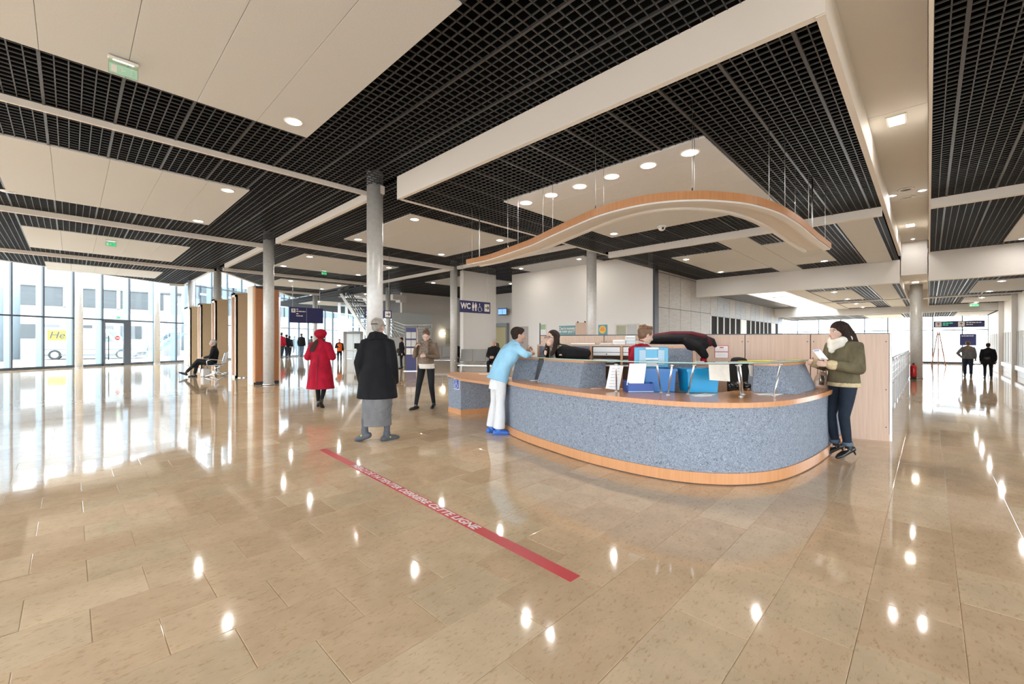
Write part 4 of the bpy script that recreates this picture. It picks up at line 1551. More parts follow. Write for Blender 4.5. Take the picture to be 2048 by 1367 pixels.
def eyes(J, root, glasses=False):
    R = head_mat(J)
    c = J['head']
    s = J.get('hs', 1.0)
    m = MB()
    for q in (1, -1):
        m.ell(c + R @ (Vector((.076, .031 * q, .010)) * s), (.012 * s, .014 * s, .008 * s), R, 10, 8)
    m.build('eyes', 'eye_white', root)
    m = MB()
    for q in (1, -1):
        m.ell(c + R @ (Vector((.0855, .031 * q, .010)) * s), (.0045 * s, .006 * s, .006 * s), R, 8, 6)
    m.build('pupils', 'hair_dark', root)
    m = MB()
    for q in (1, -1):
        m.tube([c + R @ (Vector((.084, .016 * q, .028)) * s), c + R @ (Vector((.090, .032 * q, .033)) * s), c + R @ (Vector((.078, .050 * q, .027)) * s)], .004 * s, 6, rnd=True)
    m.build('eyebrows', 'hair_dark', root)
    if glasses:
        m = MB()
        for q in (1, -1):
            ring = [c + R @ (Vector((.102 - abs(math.cos(t)) * .004, .033 * q + .025 * math.cos(t), .008 + .018 * math.sin(t))) * s) for t in [2 * PI * k / 14 for k in range(15)]]
            m.tube(ring, .0028, 5)
            m.tube([c + R @ (Vector((.098, .058 * q, .012)) * s), c + R @ (Vector((.0, .082 * q, .008)) * s)], .0026, 5)
        m.tube([c + R @ (Vector((.104, .008, .012)) * s), c + R @ (Vector((.104, -.008, .012)) * s)], .0026, 5)
        m.build('glasses', 'glasses_black', root)


def person(label, loc, heading, J, skin='skin', vox=.0075, fingers=True, scale=1.0, group=None):
    o = thing('person', label, 'person', loc, heading, group)
    o.scale = (scale,) * 3
    b = blob(body_mesh(J, fingers=fingers), 'body', skin, o, vox, 3)
    return o


AWAY = T1                     # heading straight away from the camera
LEFTW = T1 + PI / 2           # towards the left of the picture
RIGHTW = T1 - PI / 2
TOWARD = T1 + PI

# ---------------------------------------------------------------- woman in the red coat (walking away)
J = joints_std(shL=(0, .165, 1.40), shR=(0, -.165, 1.40), elL=(-.02, .272, 1.13), wrL=(.20, .18, 1.17), elR=(-.02, -.272, 1.13), wrR=(.20, -.17, 1.17), anR=(-.20, -.085, .16), knR=(.03, -.09, .52), toeR=(.75, -.05, -.66),
               anL=(.10, .08, .085), knL=(.10, .09, .50), head=(.03, 0, 1.605), look=.15)
o = person('woman in a red coat and red beret walking away', tuple(at(641, 814)), AWAY + .10, J, 'skin_pale', scale=.985)
c = MB()
torso_tube(c, J, [(V(0, 0, .42), .305, .235), (V(0, 0, .62), .275, .215), (V(0, 0, .90), .238, .180), (J['waist'], .205, .150), (J['chest'], .205, .145), (lerp(J['chest'], J['neck'], .6), .180, .115), (lerp(J['chest'], J['neck'], .9), .115, .09)], 24)
for k in 'LR':
    sh, el, wr = J['sh' + k], J['el' + k], J['wr' + k]
    c.tube([lerp(J['neck'], sh, .45) + V(0, 0, -.02), sh, lerp(sh, el, .5), el], [.082, .088, .083, .078], 14, rnd=True)
    c.tube([el, lerp(el, wr, .5), lerp(el, wr, .95)], [.078, .070, .060], 14, rnd=True)
c.tube([J['neck'] + V(-.01, 0, -.03), J['neck'] + V(-.005, 0, .03)], [.10, .085], 14, rnd=True)
ct = blob(c, 'coat', 'coat_red', o, .012, 3)
sm = MB()
for zz in range(12):
    z = .46 + zz * .062
    rr = .213 - .028 * (z - .44) / .6 * 1.2
    sm.cbox((-(.232 - .10 * (z - .44)), .0, z), (.006, .010, .064), 0, -.07)
sm.build('centre_pleat', 'scarf_brown', ct)
c = MB()
P_ = skull_cap(c, J, thick=1.0)
c.ell(P_(-.045, 0, .060), (.145, .138, .100), head_mat(J) @ Matrix.Rotation(-.25, 3, 'Y'), 20, 12)
c.ell(P_(-.03, 0, .0), (.115, .105, .060), head_mat(J), 20, 10)
blob(c, 'beret', 'beret_red', o, .010, 3)
c = MB()
c.tube([P_(-.06, -.06, -.09), P_(-.09, .0, -.10), P_(-.05, .075, -.11), P_(.03, .09, -.15)], [.035, .04, .04, .03], 10, rnd=True)
c.tube([J['neck'] + V(-.09, .04, .03), J['neck'] + V(-.155, .10, -.10), J['neck'] + V(-.165, .13, -.20)], [(.045, .022), (.06, .022), (.05, .016)], 10, ref=(1, .3, 0), rnd=True)
blob(c, 'scarf', 'scarf_brown', o, .008, 2)
blob(trouser_mesh(J, .98, .82, .92), 'leggings', 'leggings_black', o, .010, 2)
for k in 'LR':
    blob(shoe_mesh(J, k, 1.0), 'shoe', 'shoe_black', o, .007, 2)

# ---------------------------------------------------------------- man in the black coat and long grey robe
J = joints_std(shL=(0, .165, 1.395), shR=(0, -.165, 1.395), elL=(-.07, .238, 1.13), wrL=(.07, .245, .89), elR=(-.07, -.228, 1.13), wrR=(.07, -.225, .89), head=(.035, .0, 1.635), tilt=.12, look=-.25,
               anL=(-.07, .16, .135), toeL=(.45, .85, -.30), anR=(.02, -.13, .085), toeR=(.65, -.60, 0), knL=(.03, .12, .5), knR=(.04, -.11, .5), neck=(.0, 0, 1.47))
o = person('man in a black coat, grey cap and long grey robe walking away', tuple(at(755, 881)), AWAY + .06, J, 'skin', scale=1.02)
c = MB()
torso_tube(c, J, [(V(-.01, .0, .615), .290, .205), (V(-.01, 0, .90), .258, .190), (J['waist'] + V(-.01, 0, 0), .228, .170), (J['chest'], .212, .155), (lerp(J['chest'], J['neck'], .55), .180, .13), (lerp(J['chest'], J['neck'], .9), .13, .10)], 26)
for k in 'LR':
    sh, el, wr = J['sh' + k], J['el' + k], J['wr' + k]
    c.tube([lerp(J['neck'], sh, .45) + V(0, 0, -.01), sh, lerp(sh, el, .5), el], [.080, .088, .084, .076], 14, rnd=True)
    c.tube([el, lerp(el, wr, .6), wr + V(.02, 0, -.04)], [.076, .070, .060], 14, rnd=True)
ct = blob(c, 'coat', 'coat_black', o, .012, 3)
c = MB()
c.tube([J['neck'] + V(.085, .075, -.05), J['neck'] + V(.0, .115, .01), J['neck'] + V(-.085, .07, .035), J['neck'] + V(-.105, 0, .045), J['neck'] + V(-.085, -.07, .035), J['neck'] + V(0, -.115, .01), J['neck'] + V(.085, -.075, -.05)],
       [(.030, .045), (.034, .055), (.032, .06), (.032, .062), (.032, .06), (.034, .055), (.030, .045)], 12, ref=(0, 0, 1), rnd=True)
blob(c, 'collar', 'coat_black', ct, .009, 2)
c = MB()
torso_tube(c, J, [(V(0, .01, .225), .212, .172), (V(0, .01, .40), .205, .175), (V(0, 0, .62), .212, .172), (V(0, 0, .80), .205, .155)], 26)
ro_ = blob(c, 'robe', 'robe_grey', o, .010, 2)
for zz, t0, t1 in ((.30, -2.7, -1.6), (.42, -2.9, -1.3), (.52, 1.4, 2.9), (.60, -2.6, -1.5), (.38, 1.7, 3.2), (.70, 2.0, 3.6)):
    MB().tube([(.168 * math.cos(t), .205 * math.sin(t), zz + .07 * (t - t0)) for t in [t0 + (t1 - t0) * k / 7 for k in range(8)]], .009, 6, rnd=True).build('fold', 'robe_grey', ro_)
c = MB()
P_ = skull_cap(c, J, thick=1.0)
c.ell(P_(-.018, 0, .052), (.112, .092, .082), head_mat(J), 20, 12)
c.tube([P_(.07, .06, .045), P_(.125, .03, .038), P_(.125, -.03, .038), P_(.07, -.06, .045)], [(.03, .008)] * 4, 10, rnd=True)
cp_ = blob(c, 'cap', 'cap_grey', o, .008, 2)
MB().tube([P_(-.118, -.045, .03), P_(-.134, 0, .028), P_(-.118, .045, .03)], .007, 6, rnd=True).build('cap_strap', 'scarf_brown', cp_)
for k in 'LR':
    a = J['an' + k]
    blob(MB().tube([a + V(0, 0, -.02), a + V(0, 0, .10), a + V(0, 0, .17)], [.042, .045, .050], 12, rnd=True), 'sock', 'sock_grey', o, .009, 1)
    cr = blob(shoe_mesh(J, k, 1.28), 'clog', 'croc_grey', o, .008, 2)
    t = J['toe' + k].normalized()
    sd = t.cross(V(0, 0, 1)).normalized()
    MB().tube([a + t * .03 + sd * .056 + V(0, 0, -.035), a - t * .075 + V(0, 0, -.02), a + t * .03 - sd * .056 + V(0, 0, -.035)], [(.006, .012)] * 3, 6, ref=(0, 0, 1)).build('heel_strap', 'lime', cr)

# ---------------------------------------------------------------- young woman with the scarf, facing the camera
J = joints_std(head=(.065, .01, 1.60), tilt=.55, look=.12, neck=(.0, 0, 1.455), elR=(.02, -.26, 1.16), wrR=(.13, -.20, 1.36), hdR=(.1, .5, .6), curlR=1.0, elL=(.0, .255, 1.15), wrL=(.21, .04, 1.17), hdL=(.2, -.7, .05), curlL=.9,
               hipR=(0, -.10, .92), knR=(.08, -.15, .50), anR=(.10, -.21, .085), toeR=(.9, -.45, 0), hipL=(0, .09, .92), knL=(.03, .12, .50), anL=(-.16, .12, .10), toeL=(1, -.05, -.12))
o = person('young woman with a bun adjusting her scarf, in a taupe leather jacket', tuple(at(853, 817)), TOWARD - .08, J, 'skin_pale', scale=.985)
eyes(J, o)
blob(top_mesh(J, .0, 1.06, .95, collar=.075), 'jacket', 'leather_taupe', o, .010, 2)
c = MB()
torso_tube(c, J, [(J['pel'] + V(0, 0, -.045), .186, .138), (J['pel'] + V(0, 0, .05), .180, .132)], 20)
blob(c, 'shirt', 'shirt_cream', o, .010, 2)
blob(trouser_mesh(J, 1.0, .86, .97), 'trousers', 'denim_black', o, .010, 2)
c = MB()
nk = J['neck']
c.tube([nk + V(.085, .05, .015), nk + V(.02, .105, .03), nk + V(-.075, .06, .045), nk + V(-.085, -.05, .045), nk + V(.01, -.105, .03), nk + V(.09, -.05, .01), nk + V(.10, .03, -.02)], [.044] * 7, 12, rnd=True)
c.tube([nk + V(.10, .03, -.03), nk + V(.155, .03, -.14), nk + V(.165, .045, -.27), nk + V(.150, .04, -.40)], [(.055, .025), (.062, .024), (.055, .020), (.05, .016)], 10, ref=(1, 0, 0), rnd=True)
c.tube([nk + V(.10, -.03, -.03), nk + V(.150, -.06, -.12), nk + V(.160, -.075, -.25)], [(.05, .025), (.05, .022), (.045, .018)], 10, ref=(1, 0, 0), rnd=True)
blob(c, 'scarf', 'knit_taupe', o, .008, 2)
c = MB()
P_ = skull_cap(c, J, thick=1.06)
h = blob(c, 'hair', 'hair_brown', o, .008, 2)
blob(MB().ell(P_(-.118, 0, .105), (.045, .045, .042)), 'bun', 'hair_brown', h, .008, 1)
for k in 'LR':
    blob(shoe_mesh(J, k, 1.0), 'boot', 'shoe_black', o, .007, 2)

# ---------------------------------------------------------------- man in the light blue smock leaning at the counter
J = joints_std(pel=(-.02, 0, .92), waist=(.03, 0, 1.07), chest=(.155, 0, 1.25), neck=(.25, .0, 1.40), head=(.315, -.01, 1.555), look=-.10, tilt=.05,
               shL=(.19, .185, 1.345), shR=(.21, -.185, 1.345), elL=(.30, .29, 1.245), wrL=(.52, .12, 1.30), hdL=(.7, -.1, .45), curlL=1.1, elR=(.33, -.27, 1.25), wrR=(.50, -.07, 1.25), hdR=(.7, .25, .3), curlR=1.1,
               hipL=(-.02, .092, .91), hipR=(-.02, -.092, .91), knL=(-.05, .10, .5), knR=(-.03, -.10, .5), anL=(-.10, .10, .085), anR=(-.05, -.09, .085))
o = person('man in a light blue smock and white trousers leaning on the counter', tuple(at(1000, 866)), T1 - math.radians(68), J, 'skin', scale=1.0)
eyes(J, o)
c = top_mesh(J, .09, 1.22, 1.02, (.19, .145), .60, .075)
blob(c, 'smock', 'smock_blue', o, .010, 2)
c = MB()
torso_tube(c, J, [(J['pel'] + V(-.02, 0, -.21), .180, .140), (J['pel'] + V(-.02, 0, -.13), .168, .126)], 22)
blob(c, 'tunic', 'scrub_white', o, .010, 2)
blob(MB().tube([J['neck'] + V(-.03, 0, -.035), J['neck'] + V(.0, 0, .025)], [.088, .070], 14, rnd=True), 'collar', 'vest_beige', o, .009, 2)
c = MB()
for k in 'LR':
    blob(MB().tube([lerp(J['el' + k], J['wr' + k], .5), lerp(J['el' + k], J['wr' + k], .86)], [.046, .040], 12, rnd=True), 'cuff', 'paper_grey', o, .009, 1)
c = trouser_mesh(J, 1.12, 1.75, .97)
blob(c, 'trousers', 'scrub_white', o, .010, 3)
c = MB(); P_ = skull_cap(c, J, thick=1.08)
c.ell(P_(.02, 0, .085), (.075, .075, .05), head_mat(J), 14, 10)
blob(c, 'hair', 'hair_dark', o, .008, 2)
for k in 'LR':
    blob(shoe_mesh(J, k, 1.28), 'overshoe', 'overshoe_blue', o, .008, 3)

# ---------------------------------------------------------------- dark-haired receptionist leaning over the glass
J = joints_std(pel=(-.34, 0, .98), waist=(-.16, 0, 1.10), chest=(.10, 0, 1.22), hipL=(-.36, .09, .95), hipR=(-.36, -.09, .95), knL=(-.30, .1, .5), knR=(-.30, -.1, .5), anL=(-.36, .1, .085), anR=(-.36, -.1, .085), neck=(.31, 0, 1.325), head=(.40, .0, 1.47), look=.12, tilt=-.12,
               shL=(.24, .19, 1.27), shR=(.24, -.19, 1.27), elL=(.02, .34, 1.255), wrL=(.26, .20, 1.255), hdL=(.7, -.5, .0), elR=(.26, -.33, 1.255), wrR=(.42, -.12, 1.26), hdR=(.6, .5, 0))
ep = pd(1147, 6.80)
o = person('dark-haired receptionist in glasses and a black jacket leaning over the counter', (ep.x, ep.y, 0), T1 + math.radians(118), J, 'skin_pale', scale=1.02)
eyes(J, o, True)
blob(top_mesh(J, .06, 1.12, 1.32, collar=.07), 'jacket', 'jacket_black', o, .010, 2)
blob(trouser_mesh(J, 1.0, 1.0, .95), 'trousers', 'denim_black', o, .014, 2)
c = MB(); P_ = skull_cap(c, J, thick=1.07)
for q in (1, -1):
    c.tube([P_(-.02, .070 * q, .05), P_(-.01, .088 * q, -.04), P_(.0, .088 * q, -.13), P_(.02, .08 * q, -.21), P_(.045, .075 * q, -.25)], [.035, .036, .038, .034, .02], 10, rnd=True)
c.tube([P_(-.08, 0, .04), P_(-.095, 0, -.08), P_(-.10, 0, -.20)], [(.075, .04), (.08, .04), (.06, .03)], 12, rnd=True)
blob(c, 'hair', 'hair_dark', o, .008, 2)
c = MB()
nk = J['neck']
c.tube([nk + V(.07, .05, .01), nk + V(-.01, .09, .02), nk + V(-.07, 0, .03), nk + V(-.01, -.09, .02), nk + V(.07, -.05, .01)], .034, 10, rnd=True)
c.tube([nk + V(.08, .03, .0), nk + V(.09, .04, -.10), nk + V(.06, .05, -.22)], [(.04, .02)] * 3, 10, ref=(1, 0, 0), rnd=True)
c.tube([nk + V(.08, -.03, .0), nk + V(.09, -.04, -.10), nk + V(.06, -.05, -.22)], [(.04, .02)] * 3, 10, ref=(1, 0, 0), rnd=True)
blob(c, 'scarf', 'scarf_pattern', o, .008, 2)
for k in 'LR':
    blob(shoe_mesh(J, k, 1.0), 'shoe', 'shoe_black', o, .010, 1)

# ---------------------------------------------------------------- receptionist in the red sweater
J = joints_std(head=(.085, .0, 1.565), look=-.05, tilt=.30, neck=(.025, 0, 1.42), chest=(.0, 0, 1.25), shL=(.0, .19, 1.355), shR=(.0, -.19, 1.355), elR=(.0, -.25, 1.08), wrR=(.20, -.17, .98), elL=(.02, .25, 1.08), wrL=(.22, .15, .98))
fp = pd(1281, 6.05)
o = person('receptionist with short auburn hair in a red sweater', (fp.x, fp.y, 0), RIGHTW + .25, J, 'skin_pale', scale=.985)
eyes(J, o)
blob(top_mesh(J, .08, 1.12, 1.1, collar=.07), 'sweater', 'sweater_red', o, .010, 2)
blob(trouser_mesh(J, 1.05, 1.0, .95), 'trousers', 'denim_black', o, .014, 2)
c = MB(); P_ = skull_cap(c, J, thick=1.10)
for a in range(9):
    c.ell(P_(-.03 + .07 * math.cos(a * .75), .07 * math.sin(a * .75), .105 + .012 * (a % 2)), (.034, .034, .028))
blob(c, 'hair', 'hair_auburn', o, .008, 2)
c = MB(); nk = J['neck']
c.tube([nk + V(.075, .05, .0), nk + V(-.01, .085, .03), nk + V(-.075, 0, .045), nk + V(-.01, -.085, .03), nk + V(.075, -.05, .0)], .03, 10, rnd=True)
c.tube([nk + V(.085, -.03, -.01), nk + V(.13, -.03, -.09)], [(.035, .018), (.02, .012)], 10, ref=(1, 0, 0), rnd=True)
blob(c, 'scarf', 'scarf_cream', o, .008, 2)
for k in 'LR':
    blob(shoe_mesh(J, k, 1.0), 'shoe', 'shoe_black', o, .010, 1)

# ---------------------------------------------------------------- woman in the sheepskin jacket at the right end
J = joints_std(head=(.075, .0, 1.60), look=.05, tilt=.05, neck=(.02, 0, 1.45), elL=(.03, .27, 1.14), wrL=(.30, .14, 1.19), hdL=(.8, -.25, .1), curlL=.8, elR=(.04, -.26, 1.15), wrR=(.32, -.10, 1.20), hdR=(.8, .25, .15), curlR=.8,
               knL=(.06, .08, .53), knR=(.10, -.09, .53), anL=(.0, .07, .145), anR=(.03, -.09, .145), toeL=(.93, .05, -.36), toeR=(.93, -.05, -.36), hipL=(.0, .09, .93), hipR=(0, -.09, .93), pel=(0, 0, .95))
o = person('woman with long dark hair in an olive sheepskin jacket reading a leaflet', tuple(at(1687, 913)), LEFTW + .03, J, 'skin_pale', scale=.985)
eyes(J, o)
jk = blob(top_mesh(J, .0, 1.20, 1.28, collar=.10), 'jacket', 'suede_olive', o, .011, 3)
c = MB()
torso_tube(c, J, [(J['pel'] + V(0, 0, -.045), .214, .158), (J['pel'] + V(0, 0, -.005), .206, .148)], 24)
blob(c, 'jacket_hem', 'shearling', jk, .010, 2)
c = MB()
for k in 'LR':
    blob(MB().tube([lerp(J['el' + k], J['wr' + k], .80), lerp(J['el' + k], J['wr' + k], .92)], [.060, .062], 12, rnd=True), 'cuff', 'shearling', jk, .009, 1)
c = MB(); nk = J['neck']
c.tube([nk + V(.09, .06, -.03), nk + V(.0, .11, .0), nk + V(-.06, .06, .01), nk + V(-.07, 0, .01), nk + V(-.06, -.06, .01), nk + V(0, -.11, .0), nk + V(.09, -.06, -.03)], [(.03, .045)] * 7, 12, ref=(0, 0, 1), rnd=True)
blob(c, 'jacket_collar', 'shearling', jk, .009, 2)
c = MB()
for dz in (.0, .045):
    c.tube([nk + V(.115, .03, dz - .03), nk + V(.07, .09, dz), nk + V(-.02, .08, dz + .02), nk + V(-.04, 0, dz + .02), nk + V(-.02, -.08, dz + .02), nk + V(.07, -.09, dz), nk + V(.115, -.03, dz - .03), nk + V(.12, .0, dz - .04)], .047, 12, rnd=True)
c.tube([nk + V(.115, 0, .0), nk + V(.145, .01, -.09)], [.055, .035], 10, rnd=True)
blob(c, 'scarf', 'wool_white', o, .009, 2)
blob(trouser_mesh(J, 1.0, .98, .88), 'jeans', 'denim_navy', o, .010, 2)
c = MB()
for k in 'LR':
    MB().tube([lerp(J['kn' + k], J['an' + k], .84), lerp(J['kn' + k], J['an' + k], .95)], [.056, .058], 14).build('turned_cuff', 'denim_cuff', o)
c = MB(); P_ = skull_cap(c, J, thick=1.12)
c.tube([P_(-.06, 0, .06), P_(-.115, 0, -.05), P_(-.155, 0, -.16), P_(-.185, 0, -.27), P_(-.19, 0, -.31)], [(.10, .075), (.12, .085), (.125, .075), (.095, .055), (.05, .03)], 14, ref=(1, 0, 0), rnd=True)
for q in (1, -1):
    c.tube([P_(-.005, .075 * q, .06), P_(-.02, .095 * q, -.03), P_(-.05, .095 * q, -.12), P_(-.08, .08 * q, -.2)], [.035, .04, .045, .03], 10, rnd=True)
c.ell(P_(-.12, 0, -.15), (.085, .125, .15), head_mat(J), 16, 10)
blob(c, 'hair', 'hair_dark', o, .009, 2)
for k in 'LR':
    sh_ = blob(shoe_mesh(J, k, .95, .055), 'ankle_boot', 'shoe_black', o, .006, 2)
# ================================================================== people in the background
def yon(px, X):
    t = (px - 1024) / 858.0
    return X * (RT.x - t * FW.x) / (t * FW.y - RT.y)


def depth(p):
    return Vector((p[0], p[1], 0)).dot(FW)


def zat(p, py):
    return EYE + (684 - py) * depth(p) / 858.0


def walker(label, px, py, hpx, heading, top='coat_black', legs='denim_black', hair='hair_dark', hem=.12, vox=.02, step=.12, arm=None, loc=None, fat=1.0, skin='skin', long_coat=None):
    p = Vector(loc) if loc else at(px, py)
    s_ = hpx * depth(p) / 858.0 / 1.76
    kw = dict(anL=(step, .10, .085), knL=(step * .7 + .03, .10, .5), anR=(-step, -.10, .11), knR=(-.01, -.10, .5), toeR=(1, -.05, -.25))
    if arm: kw.update(arm)
    J = joints_std(**kw)
    o = person(label, tuple(p), heading, J, skin, vox, False, s_)
    if long_coat:
        c = top_mesh(J, long_coat, 1.1 * fat, 1.1, (.25 * fat, .20 * fat))
    else:
        c = top_mesh(J, hem, 1.08 * fat, 1.1)
    blob(c, 'jacket', top, o, vox, 2)
    blob(trouser_mesh(J, 1.05 * fat, 1.1, .96), 'trousers', legs, o, vox, 2)
    c = MB(); skull_cap(c, J, thick=1.06)
    blob(c, 'hair', hair, o, vox * .7, 1)
    for k in 'LR':
        blob(shoe_mesh(J, k, 1.1), 'shoe', 'shoe_black', o, vox * .7, 1)
    return o, J


walker('man in a red jacket walking away beside the cherry wood kiosk', 563, 716, 51, AWAY, 'coat_red', 'denim_navy')
walker('dark figure just right of the man in the red jacket', 573, 715, 46, AWAY, 'coat_black', 'denim_navy')
walker('person in navy half hidden behind the thin column', 579, 714, 42, AWAY, 'denim_navy', 'denim_black')
walker('man in a black jacket and light jeans walking away', 603, 714, 47, AWAY + .05, 'coat_black', 'denim_blue', 'hair_brown', fat=1.12)
walker('person in grey beyond the red beret', 623, 712, 40, AWAY, 'jacket_grey', 'denim_black')
o, J = walker('worker in an orange vest standing by the far desk', 679, 725, 47, TOWARD + .5, 'jacket_black', 'denim_black', 'hair_auburn', step=.02, arm=dict(wrR=(.16, -.10, 1.2), elR=(.02, -.27, 1.12)))
c = MB()
torso_tube(c, J, [(J['pel'] + V(0, 0, -.08), .195, .15), (J['waist'], .185, .145), (J['chest'] + V(0, 0, .03), .195, .15)])
blob(c, 'vest', 'hivis_orange', o, .02, 1)
o, J = walker('dark-clothed person with a tan bag behind the brochure stand', 803, 737, 62, LEFTW + .6, 'coat_black', 'denim_black', 'hair_dark', long_coat=.2, step=.05)
blob(MB().ell((.1, -.22, 1.0), (.12, .06, .15)), 'bag', 'brown_coat', o, .02, 1)
o, J = walker('heavy man in a grey jacket walking down the right corridor', 1936, 753, 71, AWAY - .75, 'jacket_grey', 'denim_navy', 'hair_brown', .05, fat=1.15, step=.08, arm=dict(elL=(-.05, .36, 1.15), wrL=(.06, .26, 1.0)))
c = MB()
torso_tube(c, J, [(lerp(J['chest'], J['neck'], .3), .21, .16), (lerp(J['chest'], J['neck'], .62), .205, .14)])
blob(c, 'yoke', 'leather_taupe', o, .02, 1)
o, J = walker('person in a long black coat walking down the right corridor', 1976, 757, 71, AWAY - .78, 'coat_black', 'denim_black', 'hair_dark', long_coat=.22, step=.1)
blob(MB().ell((-.17, .03, 1.0), (.07, .12, .10)), 'bag', 'shoe_black', o, .02, 1)
dp = pd(972, 26.5)
walker('dark-haired person standing at the left in the far doorway', 0, 0, 50, TOWARD - .6, 'coat_black', 'denim_black', loc=(dp.x, dp.y, 0))
dp = pd(982, 27.5)
walker('person in black in the middle of the far doorway group', 0, 0, 50, RIGHTW, 'jacket_black', 'denim_black', loc=(dp.x, dp.y, 0))
dp = pd(990, 26.0)
walker('person in an olive coat at the right of the far doorway group', 0, 0, 55, AWAY, 'suede_olive', 'denim_black', loc=(dp.x, dp.y, 0))


def sitter(label, p, heading, s_, top, legs, hair, seat=.45, cross=False, vox=.016):
    kw = dict(pel=(-.02, 0, seat + .10), waist=(-.06, 0, seat + .25), chest=(-.08, 0, seat + .46), neck=(-.06, 0, seat + .64), head=(-.02, 0, seat + .80),
              shL=(-.08, .185, seat + .57), shR=(-.08, -.185, seat + .57), elL=(.02, .24, seat + .30), elR=(.02, -.24, seat + .30), wrL=(.22, .08, seat + .26), wrR=(.22, -.08, seat + .26),
              hipL=(.0, .09, seat + .07), hipR=(.0, -.09, seat + .07), knL=(.44, .10, seat + .06), knR=(.44, -.10, seat + .06), anL=(.42, .10, .085), anR=(.42, -.10, .085))
    if cross:
        kw.update(knL=(.42, .02, seat + .16), anL=(.80, -.04, .16), toeL=(.9, 0, .45), anR=(.55, -.10, .085), knR=(.46, -.1, seat + .05))
    J = joints_std(**kw)
    o = person(label, tuple(p), heading, J, 'skin', vox, False, s_)
    eyes(J, o)
    blob(top_mesh(J, .05, 1.12, 1.1), 'jacket', top, o, vox, 2)
    t = MB()
    torso_tube(t, J, [(J['pel'] + V(0, 0, -.06), .16, .12), (J['pel'] + V(0, 0, .06), .155, .115)])
    for k in 'LR':
        t.tube([J['hip' + k], lerp(J['hip' + k], J['kn' + k], .5), J['kn' + k]], [.09, .085, .068], 12, rnd=True)
        t.tube([J['kn' + k], lerp(J['kn' + k], J['an' + k], .92)], [.068, .052], 12)
    blob(t, 'trousers', legs, o, vox, 2)
    c = MB(); skull_cap(c, J, thick=1.05)
    blob(c, 'hair', hair, o, vox * .7, 1)
    for k in 'LR':
        blob(shoe_mesh(J, k, 1.1), 'shoe', 'shoe_black', o, vox * .7, 1)
    return o


mat('perf_steel', (.36, .37, .39), .38, metal=.8)
mat('seat_grey', (.27, .26, .245), .55)


def bench(label, p, heading, n, m, sc=1.0, back_h=.42, group=None):
    """beam bench with n shell seats, facing +X locally, seats spread along Y"""
    o = thing('waiting_bench', label, 'bench', tuple(p), heading, group)
    o.scale = (sc,) * 3
    w = .56
    MB().rbox((-.02, 0, .34), (.06, n * w, .05), .008).build('beam', 'brushed_steel', o)
    for i in range(n):
        y = (i - (n - 1) / 2) * w
        MB().rbox((.02, y, .43), (.46, w - .04, .035), .012).build('seat', m, o)
        b = MB().rbox((0, 0, 0), (.035, w - .04, back_h), .012)
        b.xf(Matrix.Translation((-.27, y, .45 + back_h / 2 + .03)) @ Matrix.Rotation(-.22, 4, 'Y'))
        b.build('backrest', m, o)
    for y in (-n * w / 2, n * w / 2):
        MB().tube([(.22, y, .42), (.24, y, .60), (.10, y, .66), (-.20, y, .62), (-.26, y, .50)], .016, 8).build('armrest', 'brushed_steel', o)
        yy = y * .75
        MB().tube([(-.02, yy, .33), (.0, yy, .12), (.30, yy, .03)], .02, 8).build('leg', 'brushed_steel', o)
        MB().tube([(-.02, yy, .33), (-.04, yy, .12), (-.34, yy, .03)], .02, 8).build('leg', 'brushed_steel', o)
    return o


bp = pd(433, 18.2)
bench('steel perforated bench with loop armrests in front of the tan kiosks', bp, LEFTW + .50, 2, 'perf_steel', 1.12)
mp = pd(424, 18.1)
sitter('man in a black jacket sitting cross-legged on the steel bench', mp, LEFTW + .50, 1.12, 'jacket_black', 'denim_black', 'hair_grey', cross=True)
pp = pd(418, 17.9)
bg_ = thing('shopping_bag', 'small white bag on the floor under the steel bench', 'bag', (*pd(411, 18.0)[:2], 0), .3)
MB().rbox((0, 0, .17), (.30, .16, .34), .03).build('bag_body', 'paper', bg_)
MB().tube([(-.08, 0, .34), (-.06, 0, .46), (.06, 0, .46), (.08, 0, .34)], .01, 6).build('bag_handle', 'brown_coat', bg_)
wp = pd(955, 19.2)
bench('grey waiting bench against the wall under the WC sign', wp, TOWARD - .30, 3, 'seat_grey', 1.15, .50)
wp = pd(987, 18.9)
sitter('elderly man in a dark jacket sitting on the waiting bench', wp, TOWARD - .20, 1.12, 'jacket_black', 'denim_black', 'hair_grey')
wp = pd(893, 24.5)
bench('grey waiting bench behind the young woman with the scarf', wp, TOWARD - .1, 3, 'seat_grey', 1.2, .50)
wp = pd(912, 24.6)
sitter('person in black on the waiting bench half hidden by the column', wp, TOWARD + .1, 1.1, 'coat_black', 'denim_black', 'hair_dark')

